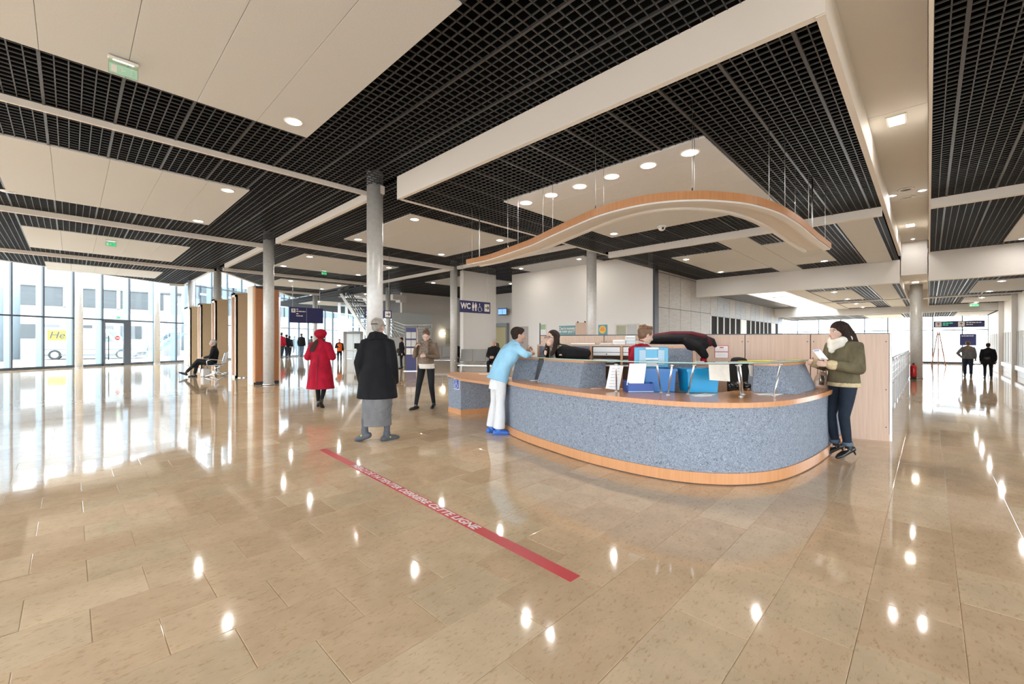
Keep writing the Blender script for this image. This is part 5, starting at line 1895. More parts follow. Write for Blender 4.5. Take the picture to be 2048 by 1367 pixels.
# ================================================================== kiosks on the left
def kiosk(y, label, d=.62, h=3.42, x0=4.60, x1=5.12):
    o = thing('kiosk', label, 'kiosk', ((x0 + x1) / 2, y + d / 2, 0))
    MB().box(x0 + .03, x1, y, y + .03, .09, h - .07).build('front_board', 'kiosk_tan', o, True)
    MB().box(x1 - .03, x1, y + .03, y + d, .03, h - .07).build('side_board', 'kiosk_tan', o, True)
    MB().box(x0, x0 + .09, y, y + .07, .0, h).build('frame_post', 'kiosk_edge', o, True)
    MB().box(x0, x0 + .09, y + d - .07, y + d, .0, h).build('frame_post', 'kiosk_edge', o, True)
    MB().box(x0, x0 + .09, y, y + d, .0, .10).build('frame_rail', 'kiosk_edge', o, True)
    MB().box(x0, x0 + .09, y, y + d, h - .16, h).build('frame_rail', 'kiosk_edge', o, True)
    MB().box(x0 + .05, x0 + .08, y + .07, y + d - .07, .1, h - .16).build('inner_panel', 'cherry', o, True)
    MB().box(x0, x1 + .01, y - .01, y + d, h - .07, h).build('top_rail', 'kiosk_tan', o, True)
    MB().box(x0 + .03, x1, y, y + .03, .03, .09).build('skirting', 'kiosk_tan', o, True)
    return o


kiosk(19.9, 'tall tan kiosk nearest the cherry wood one')
kiosk(23.4, 'tall tan kiosk directly behind the seated man')
kiosk(26.5, 'tall tan kiosk second from the glass front')
kk = kiosk(29.3, 'tall tan kiosk nearest the glass front, with a white perforated panel', d=1.6)
hb = MB().box(4.58, 4.60, 29.45, 30.85, .15, 3.25).build('perforated_panel', 'cool_white', kk, True)
for r in range(9):
    for c_ in range(3):
        y, z = 29.75 + c_ * .4, .9 + r * .25
        MB().tube([(4.565, y, z), (4.579, y, z)], .035, 8).build('hole', 'ink' if r in (6, 4, 3) else 'slat_grey', hb, True)
ck = thing('cherry_kiosk', 'cherry wood kiosk with horizontal grooves behind the round column', 'kiosk', (4.75, 16.8, 0))
cx0, cx1, cy0 = 4.33, 5.10, 16.35
hk = 3.36
MB().box(cx0 + .05, cx1, cy0 + .02, cy0 + .9, .10, hk - .09).build('core', 'cherry', ck, True)
for za, zb in ((.11, 1.34), (1.36, 1.50), (1.52, 2.70), (2.72, 2.86), (2.88, hk - .09)):
    MB().box(cx0 + .05, cx1, cy0, cy0 + .02, za, zb).build('front_board', 'cherry', ck, True)
MB().box(cx0 + .02, cx0 + .05, cy0 - .01, cy0 + .35, .08, hk - .04).build('edge_board', 'beech', ck, True)
MB().box(cx0 - .02, cx0 + .02, cy0 + .10, cy0 + .70, .0, hk).build('white_edge', 'kiosk_edge', ck, True)
MB().box(cx0 + .05, cx1 + .01, cy0 + .01, cy0 + .9, .0, .10).build('dark_plinth', 'dark_metal', ck, True)
MB().box(cx0 + .05, cx1 + .01, cy0 + .01, cy0 + .9, hk - .09, hk).build('dark_top', 'dark_metal', ck, True)

# ================================================================== hanging signs
def arrow(parent, x, z, s_, m, y=-.03, kind='right'):
    a = {'right': 0, 'up': PI / 2, 'left': PI}[kind]
    g = MB()
    def T(u, v): return (x + (u * math.cos(a) - v * math.sin(a)) * s_, y, z + (u * math.sin(a) + v * math.cos(a)) * s_)
    def bar(p, q, w):
        p, q = Vector((p[0], p[1])), Vector((q[0], q[1]))
        t = (q - p).normalized(); n = Vector((-t.y, t.x)) * w
        pts = [p + n, p - n, q - n, q + n]
        vs = [T(v.x, v.y) for v in pts]
        g.add(vs + [(a_, b_ + .004, c_) for a_, b_, c_ in vs], [(0, 1, 2, 3), (4, 7, 6, 5), (0, 4, 5, 1), (1, 5, 6, 2), (2, 6, 7, 3), (3, 7, 4, 0)])
    bar((-.42, 0), (.36, 0), .075)
    bar((.40, 0), (.08, .32), .075)
    bar((.40, 0), (.08, -.32), .075)
    return g.build('arrow', m, parent)


def board(name, label, x0, x1, Y, z0, z1, hang, d=.05):
    o = thing(name, label, 'sign', ((x0 + x1) / 2, Y, z0))
    w = (x1 - x0) / 2
    MB().rbox((0, 0, (z1 - z0) / 2), (2 * w, d, z1 - z0), .006).build('board', 'sign_blue', o)
    for x in (-w * .8, w * .8):
        MB().tube([(x, 0, z1 - z0), (x, 0, hang - z0)], .006, 6).build('rod', 'brushed_steel', o)
    return o, w, z1 - z0


def lines(parent, rows, h, m='sign_white', y=-.029):
    """rows of small print too fine to read: word-sized dashes"""
    rg = random.Random(11)
    for x0, x1, z in rows:
        g = MB()
        x = x0
        while x < x1 - .01:
            w = min(rg.uniform(.6, 2.2) * h, x1 - x)
            g.box(x, x + w, y, y + .004, z - h * .36, z + h * .36)
            x += w + h * .35
        q = g.build('small_print', m, parent)
        q['kind'] = 'stuff'


# direction board in the hall
Yb = 25.6
xa, xb = xon(578, Yb), xon(646, Yb)
dz = depth((xa, Yb))
o, w, h = board('direction_board', 'large blue hanging direction board in the far hall', xa, xb, Yb, zat((xa, Yb), 645), zat((xa, Yb), 613.5), ZC)
MB().rbox((-w + .22, -.03, h - .2), (.22, .012, .22), .01).build('pictogram_plate', 'sign_white', o)
arrow(o, -w + .22, h - .2, .16, 'ink', -.042, 'up')
MB().box(-.012, .012, -.032, -.024, .03, h - .03).build('divider', 'seat_grey', o)
lines(o, [(-w + .38, -.45, h - .12), (-w + .38, -.06, h - .235), (-w + .38, -.45, h - .37), (-w + .38, -.18, h - .49)], .075)
# toilet sign
Yw = 12.9
xa, xb = xon(919, Yw), xon(980, Yw)
o, w, h = board('toilet_sign', 'blue hanging WC sign with figures, wheelchair and arrow', xa, xb, Yw, zat((xa, Yw), 624), zat((xa, Yw), 600), ZC)
text('WC', .30, 'sign_white', o, (-w + .28, -.032, h * .53), (PI / 2, 0, 0), sx=.92, bold=.012)
def figure(parent, x, z, s_, m, skirt=False):
    g = MB()
    y = -.034
    def bx(a, b, c_, d_): g.box(x + a * s_, x + b * s_, y, y + .006, z + c_ * s_, z + d_ * s_)
    g.tube([(x, y, z + .42 * s_), (x, y + .006, z + .42 * s_)], .07 * s_, 12)
    if skirt:
        vs = [(x - .09 * s_, y, z + .32 * s_), (x + .09 * s_, y, z + .32 * s_), (x + .17 * s_, y, z - .12 * s_), (x - .17 * s_, y, z - .12 * s_)]
        g.add(vs, [(3, 2, 1, 0)])
        bx(-.08, -.015, -.42, -.1); bx(.015, .08, -.42, -.1)
    else:
        bx(-.11, .11, -.05, .32); bx(-.16, -.12, -.02, .32); bx(.12, .16, -.02, .32)
        bx(-.09, -.012, -.42, -.05); bx(.012, .09, -.42, -.05)
    return g.build('figure', m, parent)
figure(o, -.14, h * .5, .36, 'sign_white', True)
figure(o, .0, h * .5, .36, 'sign_white')
wheelchair(o, 'sign_white', 2.0, .22, h * .48, -.036)
MB().rbox((w - .20, -.03, h * .5), (.27, .012, .30), .03).build('arrow_plate', 'sign_white', o)
arrow(o, w - .20, h * .5, .23, 'ink', -.042)
# arrow sign half behind the tall column
Ya = 14.6
xa, xb = xon(729, Ya), xon(783, Ya)
o, w, h = board('arrow_sign', 'blue hanging arrow sign half hidden by the tall column', xa, xb, Ya, zat((xb, Ya), 637), zat((xb, Ya), 621.5), ZC)
MB().rbox((w - .17, -.03, h * .5), (.23, .012, h * .75), .02).build('arrow_plate', 'sign_white', o)
arrow(o, w - .17, h * .5, .19, 'ink', -.042)
lines(o, [(-w + .04, -w + .16, h * .65), (-w + .04, -w + .16, h * .35)], .06)
# corridor direction sign
Xs = 38.0
ya, yb = yon(1867, Xs), yon(1970, Xs)
z0, z1 = zat((Xs, ya), 655.5), zat((Xs, ya), 643)
o = thing('corridor_sign', 'long blue hanging direction sign at the end of the right corridor', 'sign', (Xs, (ya + yb) / 2, z0), -PI / 2)
w = abs(ya - yb) / 2
h = z1 - z0
MB().rbox((0, 0, h / 2), (2 * w, .06, h), .01).build('board', 'sign_blue', o)
for x in (-w + .22, .12):
    MB().rbox((x, -.035, h / 2), (.28, .012, h * .75), .01).build('arrow_plate', 'sign_white', o)
    arrow(o, x, h / 2, .2, 'ink', -.047, 'up')
lines(o, [(-w + .42, -.25, h * .68), (-w + .42, -.45, h * .40)], .08, 'exit_green', -.036)
lines(o, [(.32, w - .15, h * .70), (.32, w - .5, h * .40)], .07, 'sign_white', -.036)
MB().tube([(-w * .8, 0, h), (-w * .8, 0, 3.15 - z0)], .01, 6).build('rod', 'brushed_steel', o)
MB().tube([(w * .8, 0, h), (w * .8, 0, 3.15 - z0)], .01, 6).build('rod', 'brushed_steel', o)
# poster on the end glazing
o = thing('door_notice', 'small blue notice on the far glazed door', 'sign', (XE - .08, yon(1936, XE), 1.3), -PI / 2)
MB().rbox((0, 0, .3), (.75, .02, .75), .01).build('plate', 'sign_blue', o)
lines(o, [(-.3, .25, .55)], .06, 'sign_white', -.014)


def exit_sign(label, loc, w, h, rz=0.0, field='exit_green'):
    o = thing('exit_sign', label, 'exit sign', loc, rz)
    MB().rbox((0, 0, -.015), (w * 1.02, .07, .03), .006).build('lamp_housing', 'white_plastic', o)
    MB().box(-w * .35, w * .35, -.012, .012, -.034, -.03).build('lamp', 'exit_white', o)
    MB().box(-w / 2, w / 2, -.004, .004, -.03 - h, -.032).build('acrylic_plate', 'exit_glass', o)
    g = MB().box(-w * .46, w * .46, -.008, -.0045, -.03 - h * .92, -.03 - h * .28)
    gp = g.build('green_field', field, o)
    MB().box(-w * .40, -w * .22, -.010, -.0082, -.03 - h * .85, -.03 - h * .38).build('door_symbol', 'sign_white', gp)
    arrow(gp, -w * .02, -.03 - h * .6, w * .2, 'sign_white', -.0105, 'left')
    r = MB()
    x, z, s_ = w * .30, -.03 - h * .60, h
    def T(a, b): return (x + a * s_, -.0105, z + b * s_)
    r.tube([T(-.02, .23), (x - .02 * s_, -.008, z + .23 * s_)], .045 * s_, 10)
    r.tube([T(0, .16), T(.05, -.02), T(-.04, -.12), T(-.06, -.27)], .025 * s_, 6, sq=(1, .3))
    r.tube([T(.05, -.02), T(.13, -.12), T(.22, -.17)], .025 * s_, 6, sq=(1, .3))
    r.tube([T(0, .14), T(-.12, .06), T(-.17, -.02)], .018 * s_, 6, sq=(1, .3))
    r.tube([T(.02, .13), T(.12, .03), T(.18, .08)], .018 * s_, 6, sq=(1, .3))
    r.build('running_figure', 'sign_white', gp)
    return o


ex = at(247, 121, ZC - .03)
exit_sign('glass exit sign hanging from the nearest left ceiling panel', (ex.x, ex.y, ZC - .03), .27, .17, 0.0, 'exit_pale')
ex = at(222, 481, ZC - .02)
exit_sign('small lit green exit sign on a ceiling panel near the glass front', (ex.x, ex.y, ZC - .02), .27, .17)
ex = at(648, 541, ZC - .02)
exit_sign('small lit green exit sign in the middle hall', (ex.x, ex.y, ZC - .02), .27, .19)
ex = at(1948, 606, ZL - .02)
exit_sign('small lit green exit sign in the right corridor', (ex.x, ex.y, ZL - .02), .36, .15, -PI / 2)
ex = fpt((sa + sb) / 2, -.15)
exit_sign('small green exit sign above the glazed entrance door', (ex[0], ex[1], 3.12), .30, .20, math.atan2(FD.y, FD.x))

# ================================================================== far hall: desk, lift, stair, screens
dk = pd(716, 31.5)
o = thing('far_desk', 'white and wood reception desk in the far hall', 'desk', (dk.x, dk.y, 0), T1 - PI / 2 + .3)
MB().box(-1.0, 1.0, -.35, .35, .80, .86).build('desk_top', 'paper', o)
MB().box(.1, 1.0, -.33, .33, .0, .80).build('wood_pedestal', 'beech_pale', o)
MB().box(-1.0, -.9, -.3, .3, .0, .80).build('leg_panel', 'paper', o)
mn = MB().cbox((.0, .05, 1.16), (.55, .04, .40), .3).build('monitor', 'black', o)
MB().cbox((.0, .08, .92), (.2, .15, .12)).build('monitor_stand', 'black', o)
MB().cbox((.55, .05, 1.08), (.36, .05, .40), -.2).build('teal_folder', 'isa_blue', o)
# lift shaft
lf_ = pd(714, 38.0)
o = thing('glass_lift', 'glass lift shaft with steel frame behind the far desk', 'lift', (lf_.x, lf_.y, 0), T1 - PI / 2)
for x in (-1.25, 1.25):
    for y in (-.8, .8):
        MB().box(x - .09, x + .09, y - .09, y + .09, 0, 6.4).build('post', 'brushed_steel', o)
for z in (2.75, 4.6):
    MB().box(-1.25, 1.25, -.86, -.80, z - .06, z + .06).build('cross_bar', 'brushed_steel', o)
MB().box(-1.2, 1.2, -.83, -.82, .05, 6.3).build('glass_pane', 'pane', o)
MB().box(-1.25, -1.24, -.75, .75, .05, 6.3).build('glass_pane', 'pane', o)
df = MB().box(-.75, .75, -.95, -.84, 2.15, 2.35).box(-.85, -.62, -.95, -.84, 0, 2.35).box(.62, .85, -.95, -.84, 0, 2.35).build('door_frame', 'seat_grey', o)
MB().box(-.62, -.02, -.90, -.87, .02, 2.15).build('door_panel', 'frosted', o)
MB().box(.02, .62, -.90, -.87, .02, 2.15).build('door_panel', 'frosted', o)
# stair: flight rising to the left
s0, s1 = pd(792, 27.0), pd(700, 31.0)
sd_ = (s1 - s0)
L_ = sd_.length
su = sd_.normalized()
o = thing('hall_stair', 'steel stair with railings rising behind the tall column', 'stair', tuple(s0), math.atan2(su.y, su.x))
rise = zat(s1, 580)
n_ = 16
for k in range(n_):
    a = (k + .5) / n_
    MB().box(L_ * a - L_ / n_ * .6, L_ * a + L_ / n_ * .6, -.75, .75, rise * a - .035, rise * a).build('tread', 'perf_steel', o)
for y in (-.8, .8):
    g = MB()
    g.add([(0, y - .03, -.05), (0, y + .03, -.05), (0, y + .03, .28), (0, y - .03, .28), (L_, y - .03, rise - .3), (L_, y + .03, rise - .3), (L_, y + .03, rise + .05), (L_, y - .03, rise + .05)],
          [(0, 1, 2, 3), (7, 6, 5, 4), (0, 4, 5, 1), (1, 5, 6, 2), (2, 6, 7, 3), (3, 7, 4, 0)])
    g.build('stringer', 'cool_white', o)
    for q in (.35, .62, .90, 1.15):
        MB().tube([(0, y, q), (L_, y, rise + q)], .028, 6).build('rail', 'brushed_steel', o)
    for k in range(7):
        a = k / 6
        MB().tube([(L_ * a, y, rise * a), (L_ * a, y, rise * a + 1.15)], .024, 6).build('baluster', 'brushed_steel', o)
# landing at its head
ln = thing('stair_landing', 'upper landing with glass balustrade at the head of the stair', 'landing', tuple(pd(716, 33.0)[:2]) + (rise,), T1 - PI / 2)
MB().box(-1.2, 2.6, -.9, 1.2, -.18, 0).build('slab', 'cool_white', ln)
MB().box(-1.0, 2.6, -.9, -.88, .08, .95).build('glass_panel', 'pane', ln)
MB().tube([(-1.1, -.89, 1.05), (2.6, -.89, 1.05)], .03, 6).build('handrail', 'brushed_steel', ln)
for x in (-1.1, .1, 1.3, 2.5):
    MB().tube([(x, -.89, 0), (x, -.89, 1.05)], .025, 6).build('baluster', 'brushed_steel', ln)
# lower railing right of the stair
ra, rb, rc = pd(780, 26.0), pd(809, 25.5), pd(863, 25.0)
o = thing('ramp_railing', 'steel railing with four bars sloping down behind the brochure stand', 'railing', tuple(ra))
za = [zat(ra, y) for y in (640, 646, 651, 657, 668)]
zb = [zat(rb, y) for y in (650, 656, 662, 668, 680)]
for k in range(4):
    MB().tube([(ra.x, ra.y, za[k]), (rb.x, rb.y, zb[k]), (rc.x, rc.y, zb[k] - .03)], .022 if k else .03, 6).build('rail', 'brushed_steel', o, True)
for p, zt in ((ra, za[0]), (rb, zb[0]), (lerp(rb, rc, .5), zb[0]), (rc, zb[0])):
    MB().tube([(p.x, p.y, 0), (p.x, p.y, zt)], .025, 6).build('baluster', 'brushed_steel', o, True)
g = MB()
g.add([(ra.x, ra.y, 0), (rb.x, rb.y, 0), (rb.x, rb.y, zb[3] - .25), (ra.x, ra.y, za[4])], [(0, 1, 2, 3)])
up = RT * .06 + FW * .12
g2 = MB().prism([(ra.x, ra.y), (rb.x, rb.y), (rb.x + up.x, rb.y + up.y), (ra.x + up.x, ra.y + up.y)], 0, zb[3] - .2)
g2.build('kick_plate', 'seat_grey', o, True)
# pale glazed screen and upper white box
Yh = 25.9
a, b = xon(783, Yh), xon(863, Yh)
MBs = MB().box(a, b, Yh - .06, Yh, .0, zat((b, Yh), 629))
o = tag(MBs.build('glazed_screen', 'frosted'), 'tall pale frosted glass screen behind the brochure stand', 'screen')
a, b = xon(781, Yh - .3), xon(808, Yh - .3)
o = thing('bulkhead_box', 'white bulkhead box above the frosted screen', 'bulkhead', (a, Yh - .3, 3.3))
MB().box(a, b, Yh - .6, Yh - .07, zat((b, Yh), 602), min(4.6, zat((b, Yh), 582))).build('box', 'cool_white', o, True)
MB().box(b - .5, b, Yh - .6, Yh - .07, zat((b, Yh), 606), zat((b, Yh), 602)).build('drop', 'cool_white', o, True)
# brochure stand
bs = pd(823, 21.5)
z1 = zat(bs, 656)
o = thing('brochure_stand', 'tall blue brochure stand with six pockets of leaflets', 'display stand', (bs.x, bs.y, 0), T1 - PI / 2 + .15)
MB().box(-.27, .24, -.03, .05, .0, z1).build('panel', 'sign_stand' if 'sign_stand' in M else mat('sign_stand', (.06, .065, .19), .5), o)
MB().box(.24, .29, -.05, .07, .0, z1 - .02).build('wood_edge', 'beech_pale', o)
MB().box(-.36, .34, -.25, .25, -.0, .03).build('foot', 'brushed_steel', o)
for r in range(3):
    for c_ in range(2):
        x0 = -.255 + c_ * .25
        z0 = z1 - .52 - r * .40
        pk = MB().cbox((x0 + .115, -.06, z0 + .15), (.225, .03, .32), 0, 0, -.08).build('leaflet', 'paper_grey' if r != 2 else 'paper', o)
        MB().box(x0, x0 + .235, -.075, -.03, z0 - .03, z0 + .02).build('pocket', 'dark_metal', o)
# wall lamp and map poster
Yl = 25.98
a = xon(885, Yl)
o = thing('wall_lamp', 'glowing square wall lamp beside the map poster', 'lamp', (a, Yl, zat((a, Yl), 667)))
mat('lamp_glow', (1, .93, .8), .5, emit=(1, .86, .62), es=9)
MB().rbox((0, -.12, 0), (.24, .12, .20), .01).build('shade', 'lamp_glow', o)
MB().box(-.17, .17, -.20, -.18, -.15, -.13).box(-.17, .17, -.20, -.18, .13, .15).build('bracket', 'dark_metal', o)
MB().box(-.06, .06, -.05, .0, -.06, .06).build('wall_plate', 'brushed_steel', o)
a, b = xon(891, Yl), xon(906, Yl)
o = thing('map_poster', 'pale green map poster on the wall behind the column', 'poster', ((a + b) / 2, Yl, zat((a, Yl), 690)))
noisy('map_paper', (.50, .52, .42), (.60, .58, .48), 3, .6)
MB().box(-(b - a) / 2, (b - a) / 2, -.02, 0, 0, zat((a, Yl), 657) - zat((a, Yl), 690)).build('sheet', 'map_paper', o)
lines(o, [(-.3, .3, .25), (-.35, .1, .16), (-.2, .3, .4)], .05, 'seat_grey', -.024)

# ================================================================== waiting room behind the WC sign
# doorway closed by a flat yellow panel standing in for the lit room
ya, yb = yon(970, 21.3), yon(1016, 21.3)
zt = zat((21.3, ya), 655)
mat('room_yellow', (.66, .60, .36), .6)
o = struct('door_1', MB().box(21.15, 21.29, yb, ya, 0, zt), 'room_yellow', 'doorway with a yellow panel standing in for the lit room behind')
MB().box(21.05, 21.3, yb - .1, ya + .1, zt, zt + .25).build('door_head', 'perf_steel', o)
MB().box(21.05, 21.3, ya, ya + .12, 0, zt).build('door_jamb', 'perf_steel', o)
MB().box(21.05, 21.3, yb - .12, yb, 0, zt).build('door_jamb', 'perf_steel', o)
tv = Vector((21.2, yon(1012, 21.2), 0))
o = thing('television', 'wall television showing a blue screen near the doorway', 'television', (tv.x - .35, tv.y, zat(tv, 624)), -PI / 2 + .3)
o.scale = (1.15,) * 3
mat('screen_blue', (.05, .1, .3), .2, emit=(.10, .22, .75), es=1.3)
cs = MB().rbox((0, 0, 0), (.62, .05, .42), .01).build('casing', 'black', o)
MB().box(-.28, -.01, -.03, -.026, -.16, .16).build('screen_half', 'screen_blue', o)
MB().box(.01, .28, -.03, -.026, -.16, .16).build('screen_half', 'screen_blue', o)
MB().tube([(0, .03, 0), (.1, .36, .1)], .03, 8).build('bracket', 'dark_metal', o)
# wall items on the white back wall (plane X = 15.65)
XB = 15.64
def wall_item(name, label, cat, px0, py0, px1, py1, m, d=.02):
    y0, y1 = yon(px0, XB), yon(px1, XB)
    c0 = (XB, (y0 + y1) / 2)
    z0, z1 = zat(c0, py1), zat(c0, py0)
    o = thing(name, label, cat, (XB, (y0 + y1) / 2, z0), -PI / 2)
    w = abs(y0 - y1) / 2
    MB().box(-w, w, -d, 0, 0, z1 - z0).build('sheet', m, o)
    return o, w, z1 - z0
mat('poster_teal', (.16, .33, .36), .5)
mat('poster_sun', (.85, .55, .07), .5)
mat('poster_red', (.75, .15, .06), .5)
mat('poster_blue', (.12, .33, .42), .5)
mat('notice_green', (.35, .50, .34), .6)
o, w, h = wall_item('door_2', 'grey door with a small sign in the white back wall', 'door', 1035, 653, 1056, 722, 'grey_door' if 'grey_door' in M else mat('grey_door', (.46, .42, .40), .5))
MB().box(-.05, .05, -.03, -.02, h * .52, h * .52 + .12).build('door_plate', 'isa_blue', o)
o['kind'] = 'structure'
o, w, h = wall_item('notice', 'small green and white notice near the end of the partition', 'notice', 1080, 648, 1093, 668, 'paper')
MB().box(-w, w * .8, -.024, -.02, h * .45, h * .95).build('green_print', 'notice_green', o)
o, w, h = wall_item('teal_poster', "teal poster with white lettering above the receptionist's head", 'poster', 1118.5, 651.5, 1150.5, 674, 'poster_teal')
text("C'est le moment", .17, 'sign_white', o, (0, -.024, h * .76), (PI / 2, 0, 0), sx=.80, bold=.004)
text('de voter pour !!', .17, 'sign_white', o, (0, -.024, h * .50), (PI / 2, 0, 0), sx=.80, bold=.004)
o, w, h = wall_item('wooden_board', 'pale wooden board hung from two black clips', 'board', 1152, 645, 1176, 674, 'beech_pale')
for x in (-w * .6, w * .6):
    MB().tube([(x, -.03, h + .02), (x, -.06, h + .02)], .035, 8).build('clip', 'ink', o)
o, w, h = wall_item('sun_poster', 'blue poster with a yellow sun disc and red lettering', 'poster', 1197, 649.5, 1214.5, 674, 'poster_blue')
MB().tube([(0, -.021, h * .6), (0, -.026, h * .6)], w * .78, 24).build('sun_disc', 'poster_sun', o)
lines(o, [(-w * .35, w * .35, h * .74), (-w * .5, w * .5, h * .63), (-w * .45, w * .45, h * .53)], .045, 'poster_red', -.030)
o, w, h = wall_item('window_3', 'low internal window with cream frame behind the partition', 'window', 1232, 648, 1278, 690, 'shirt_cream', .05)
MB().box(-w + .06, -.04, -.055, -.05, .05, h - .06).build('pane', 'map_pane' if 'map_pane' in M else mat('map_pane', (.26, .25, .13), .2), o)
MB().box(.04, w - .06, -.055, -.05, .05, h - .06).build('pane', 'map_pane2' if 'map_pane2' in M else mat('map_pane2', (.34, .33, .31), .2), o)
o['kind'] = 'structure'

# ================================================================== on and around the counter
def sheet(name, label, cat, pts, m, th=.002, loc=None):
    """thin rectangular sheet through four points, given a little thickness"""
    P4 = [Vector(p) for p in pts]
    n = (P4[1] - P4[0]).cross(P4[3] - P4[0]).normalized() * th
    o = MB().add([p for p in P4] + [p + n for p in P4], [(0, 1, 2, 3), (7, 6, 5, 4), (0, 4, 5, 1), (1, 5, 6, 2), (2, 6, 7, 3), (3, 7, 4, 0)]).build(name, m)
    return tag(o, label, cat)


def hang(px0, py0, px1, py1, skew, d, name, label, m='paper'):
    """sheet hanging almost vertically at view depth d"""
    def pt(px, py): 
        p = pd(px, d)
        return (p.x, p.y, zat(p, py))
    return sheet(name, label, 'paper', [pt(px0 - skew, py1), pt(px1 - skew, py1 + 3), pt(px1, py0), pt(px0, py0)], m)


hang(1259, 727, 1293, 770, 6, 5.20, 'hanging_sheet', 'blank white sheet hanging from the glass shelf beside the red sweater')
hang(1417, 729, 1458, 760, -2, 4.94, 'hanging_sheet', 'blank cream sheet hanging from the glass shelf over the cyan box', 'shirt_cream')
hang(1496, 730, 1507, 752, -4, 5.3, 'hanging_slip', 'narrow cream paper slip hanging from the glass shelf', 'shirt_cream')
# price list leaning on a leg
o = hang(1220, 731, 1247, 777, 9, 5.36, 'notice_sheet', 'white notice sheet with lines of print leaning by the chrome leg')
rows = MB()
for k in range(7):
    py = 737 + k * 6
    for a, b in ((.2, .55), (.6, .75 + .03 * (k % 3))):
        xs_ = 1220 - 9 * (py - 731) / 46
        p, q = pd(xs_ + 27 * a, 5.352), pd(xs_ + 27 * b, 5.352)
        rows.prism([(p.x, p.y), (q.x, q.y), (q.x - .002 * FW.x, q.y - .002 * FW.y), (p.x - .002 * FW.x, p.y - .002 * FW.y)], zat(p, py + 1), zat(p, py - 1))
q = rows.build('print_lines', 'paper_grey', o); q['kind'] = 'stuff'

mat('box_blue', (.02, .15, .42), .35, alpha=1)
mat('box_cyan', (.0, .26, .52), .3)
mat('lid_cyan', (.07, .36, .56), .3)
mat('lid_pale', (.36, .50, .60), .35)
mat('tray_navy', (.012, .06, .28), .4)


def crate(label, px0, px1, pyb, h, m, dd, taper=.9, rz=None):
    a, b = at(px0, pyb, HC), at(px1, pyb, HC)
    o = thing('storage_box', label, 'box', tuple((a + b) / 2), T1 - PI / 2)
    w = (b - a).length / 2
    t = taper
    g = MB()
    x0, x1 = -w * t, w * t
    vs = [(-w * t, 0, 0), (w * t, 0, 0), (w * t, dd * t, 0), (-w * t, dd * t, 0), (-w, -.01, h), (w, -.01, h), (w, dd, h), (-w, dd, h)]
    k = .92
    vi = [(-w * t * k, .01, .01), (w * t * k, .01, .01), (w * t * k, dd * t - .01, .01), (-w * t * k, dd * t - .01, .01), (-w * k, .005, h), (w * k, .005, h), (w * k, dd - .015, h), (-w * k, dd - .015, h)]
    g.add(vs + vi, [(3, 2, 1, 0), (0, 1, 5, 4), (1, 2, 6, 5), (2, 3, 7, 6), (3, 0, 4, 7), (8, 9, 10, 11), (12, 13, 9, 8), (13, 14, 10, 9), (14, 15, 11, 10), (15, 12, 8, 11),
                    (4, 5, 13, 12), (5, 6, 14, 13), (6, 7, 15, 14), (7, 4, 12, 15)])
    g.build('box_body', m, o)
    MB().box(-w - .012, w + .012, -.022, -.008, h - .03, h).box(-w - .012, w + .012, dd - .004, dd + .012, h - .03, h).box(-w - .012, -w + .002, -.008, dd, h - .03, h).box(w - .002, w + .012, -.008, dd, h - .03, h).build('rim', m, o)
    return o, w


o, w = crate('blue plastic storage box with its lid standing open behind the glass shelf', 1288, 1352, 783, .28, 'box_blue', .34)
lz = .29
ld = MB().rbox((0, .33, lz + .12), (2 * w + .05, .035, .27), .012).build('lid', 'lid_cyan', o)
for x in (-w * .62, w * .62):
    MB().rbox((x, .305, lz + .12), (.09, .012, .20), .006).build('lid_recess', 'lid_pale', ld)
for z in (.235, .10):
    MB().rbox((0, .30, lz + z), (.17, .03, .025), .006).build('lid_handle', 'paper', ld)
MB().rbox((0, .305, lz + .03), (.14, .012, .055), .003).build('lid_label', 'paper', ld)
o, w = crate('bright cyan plastic storage box without a lid on the counter', 1374, 1438, 785, .285, 'box_cyan', .30)
a, b = at(1256, 785, HC), at(1307, 785, HC)
o = thing('document_tray', 'low navy blue tray on the counter below the hanging sheet', 'tray', tuple((a + b) / 2), T1 - PI / 2)
w = (b - a).length / 2
MB().box(-w, w, -.01, .0, 0, .11).box(-w, w, .22, .23, 0, .13).box(-w, -w + .01, 0, .22, 0, .12).box(w - .01, w, 0, .22, 0, .12).box(-w, w, 0, .22, 0, .008).build('tray_body', 'tray_navy', o)
MB().rbox((0, -.012, .012), (2 * w, .01, .012), .003).build('lip', 'lid_pale', o)
# gloves and scarf heap
gp = at(1488, 781, HC)
o = thing('gloves_heap', 'crumpled black gloves and keys on the counter', 'gloves', tuple(gp), T1 - PI / 2)
c = MB(); rg = random.Random(4)
for k in range(9):
    c.tube([(rg.uniform(-.13, .12), rg.uniform(.02, .2), rg.uniform(.02, .09)) for _ in range(3)], [.025, .032, .02], 8, rnd=True)
blob(c, 'gloves', 'shoe_black', o, .009, 1)
MB().tube([(.14, .05, .02), (.2, .08, .07), (.24, .02, .05), (.19, -.02, .02)], .005, 6).build('key_ring', 'brushed_steel', o)
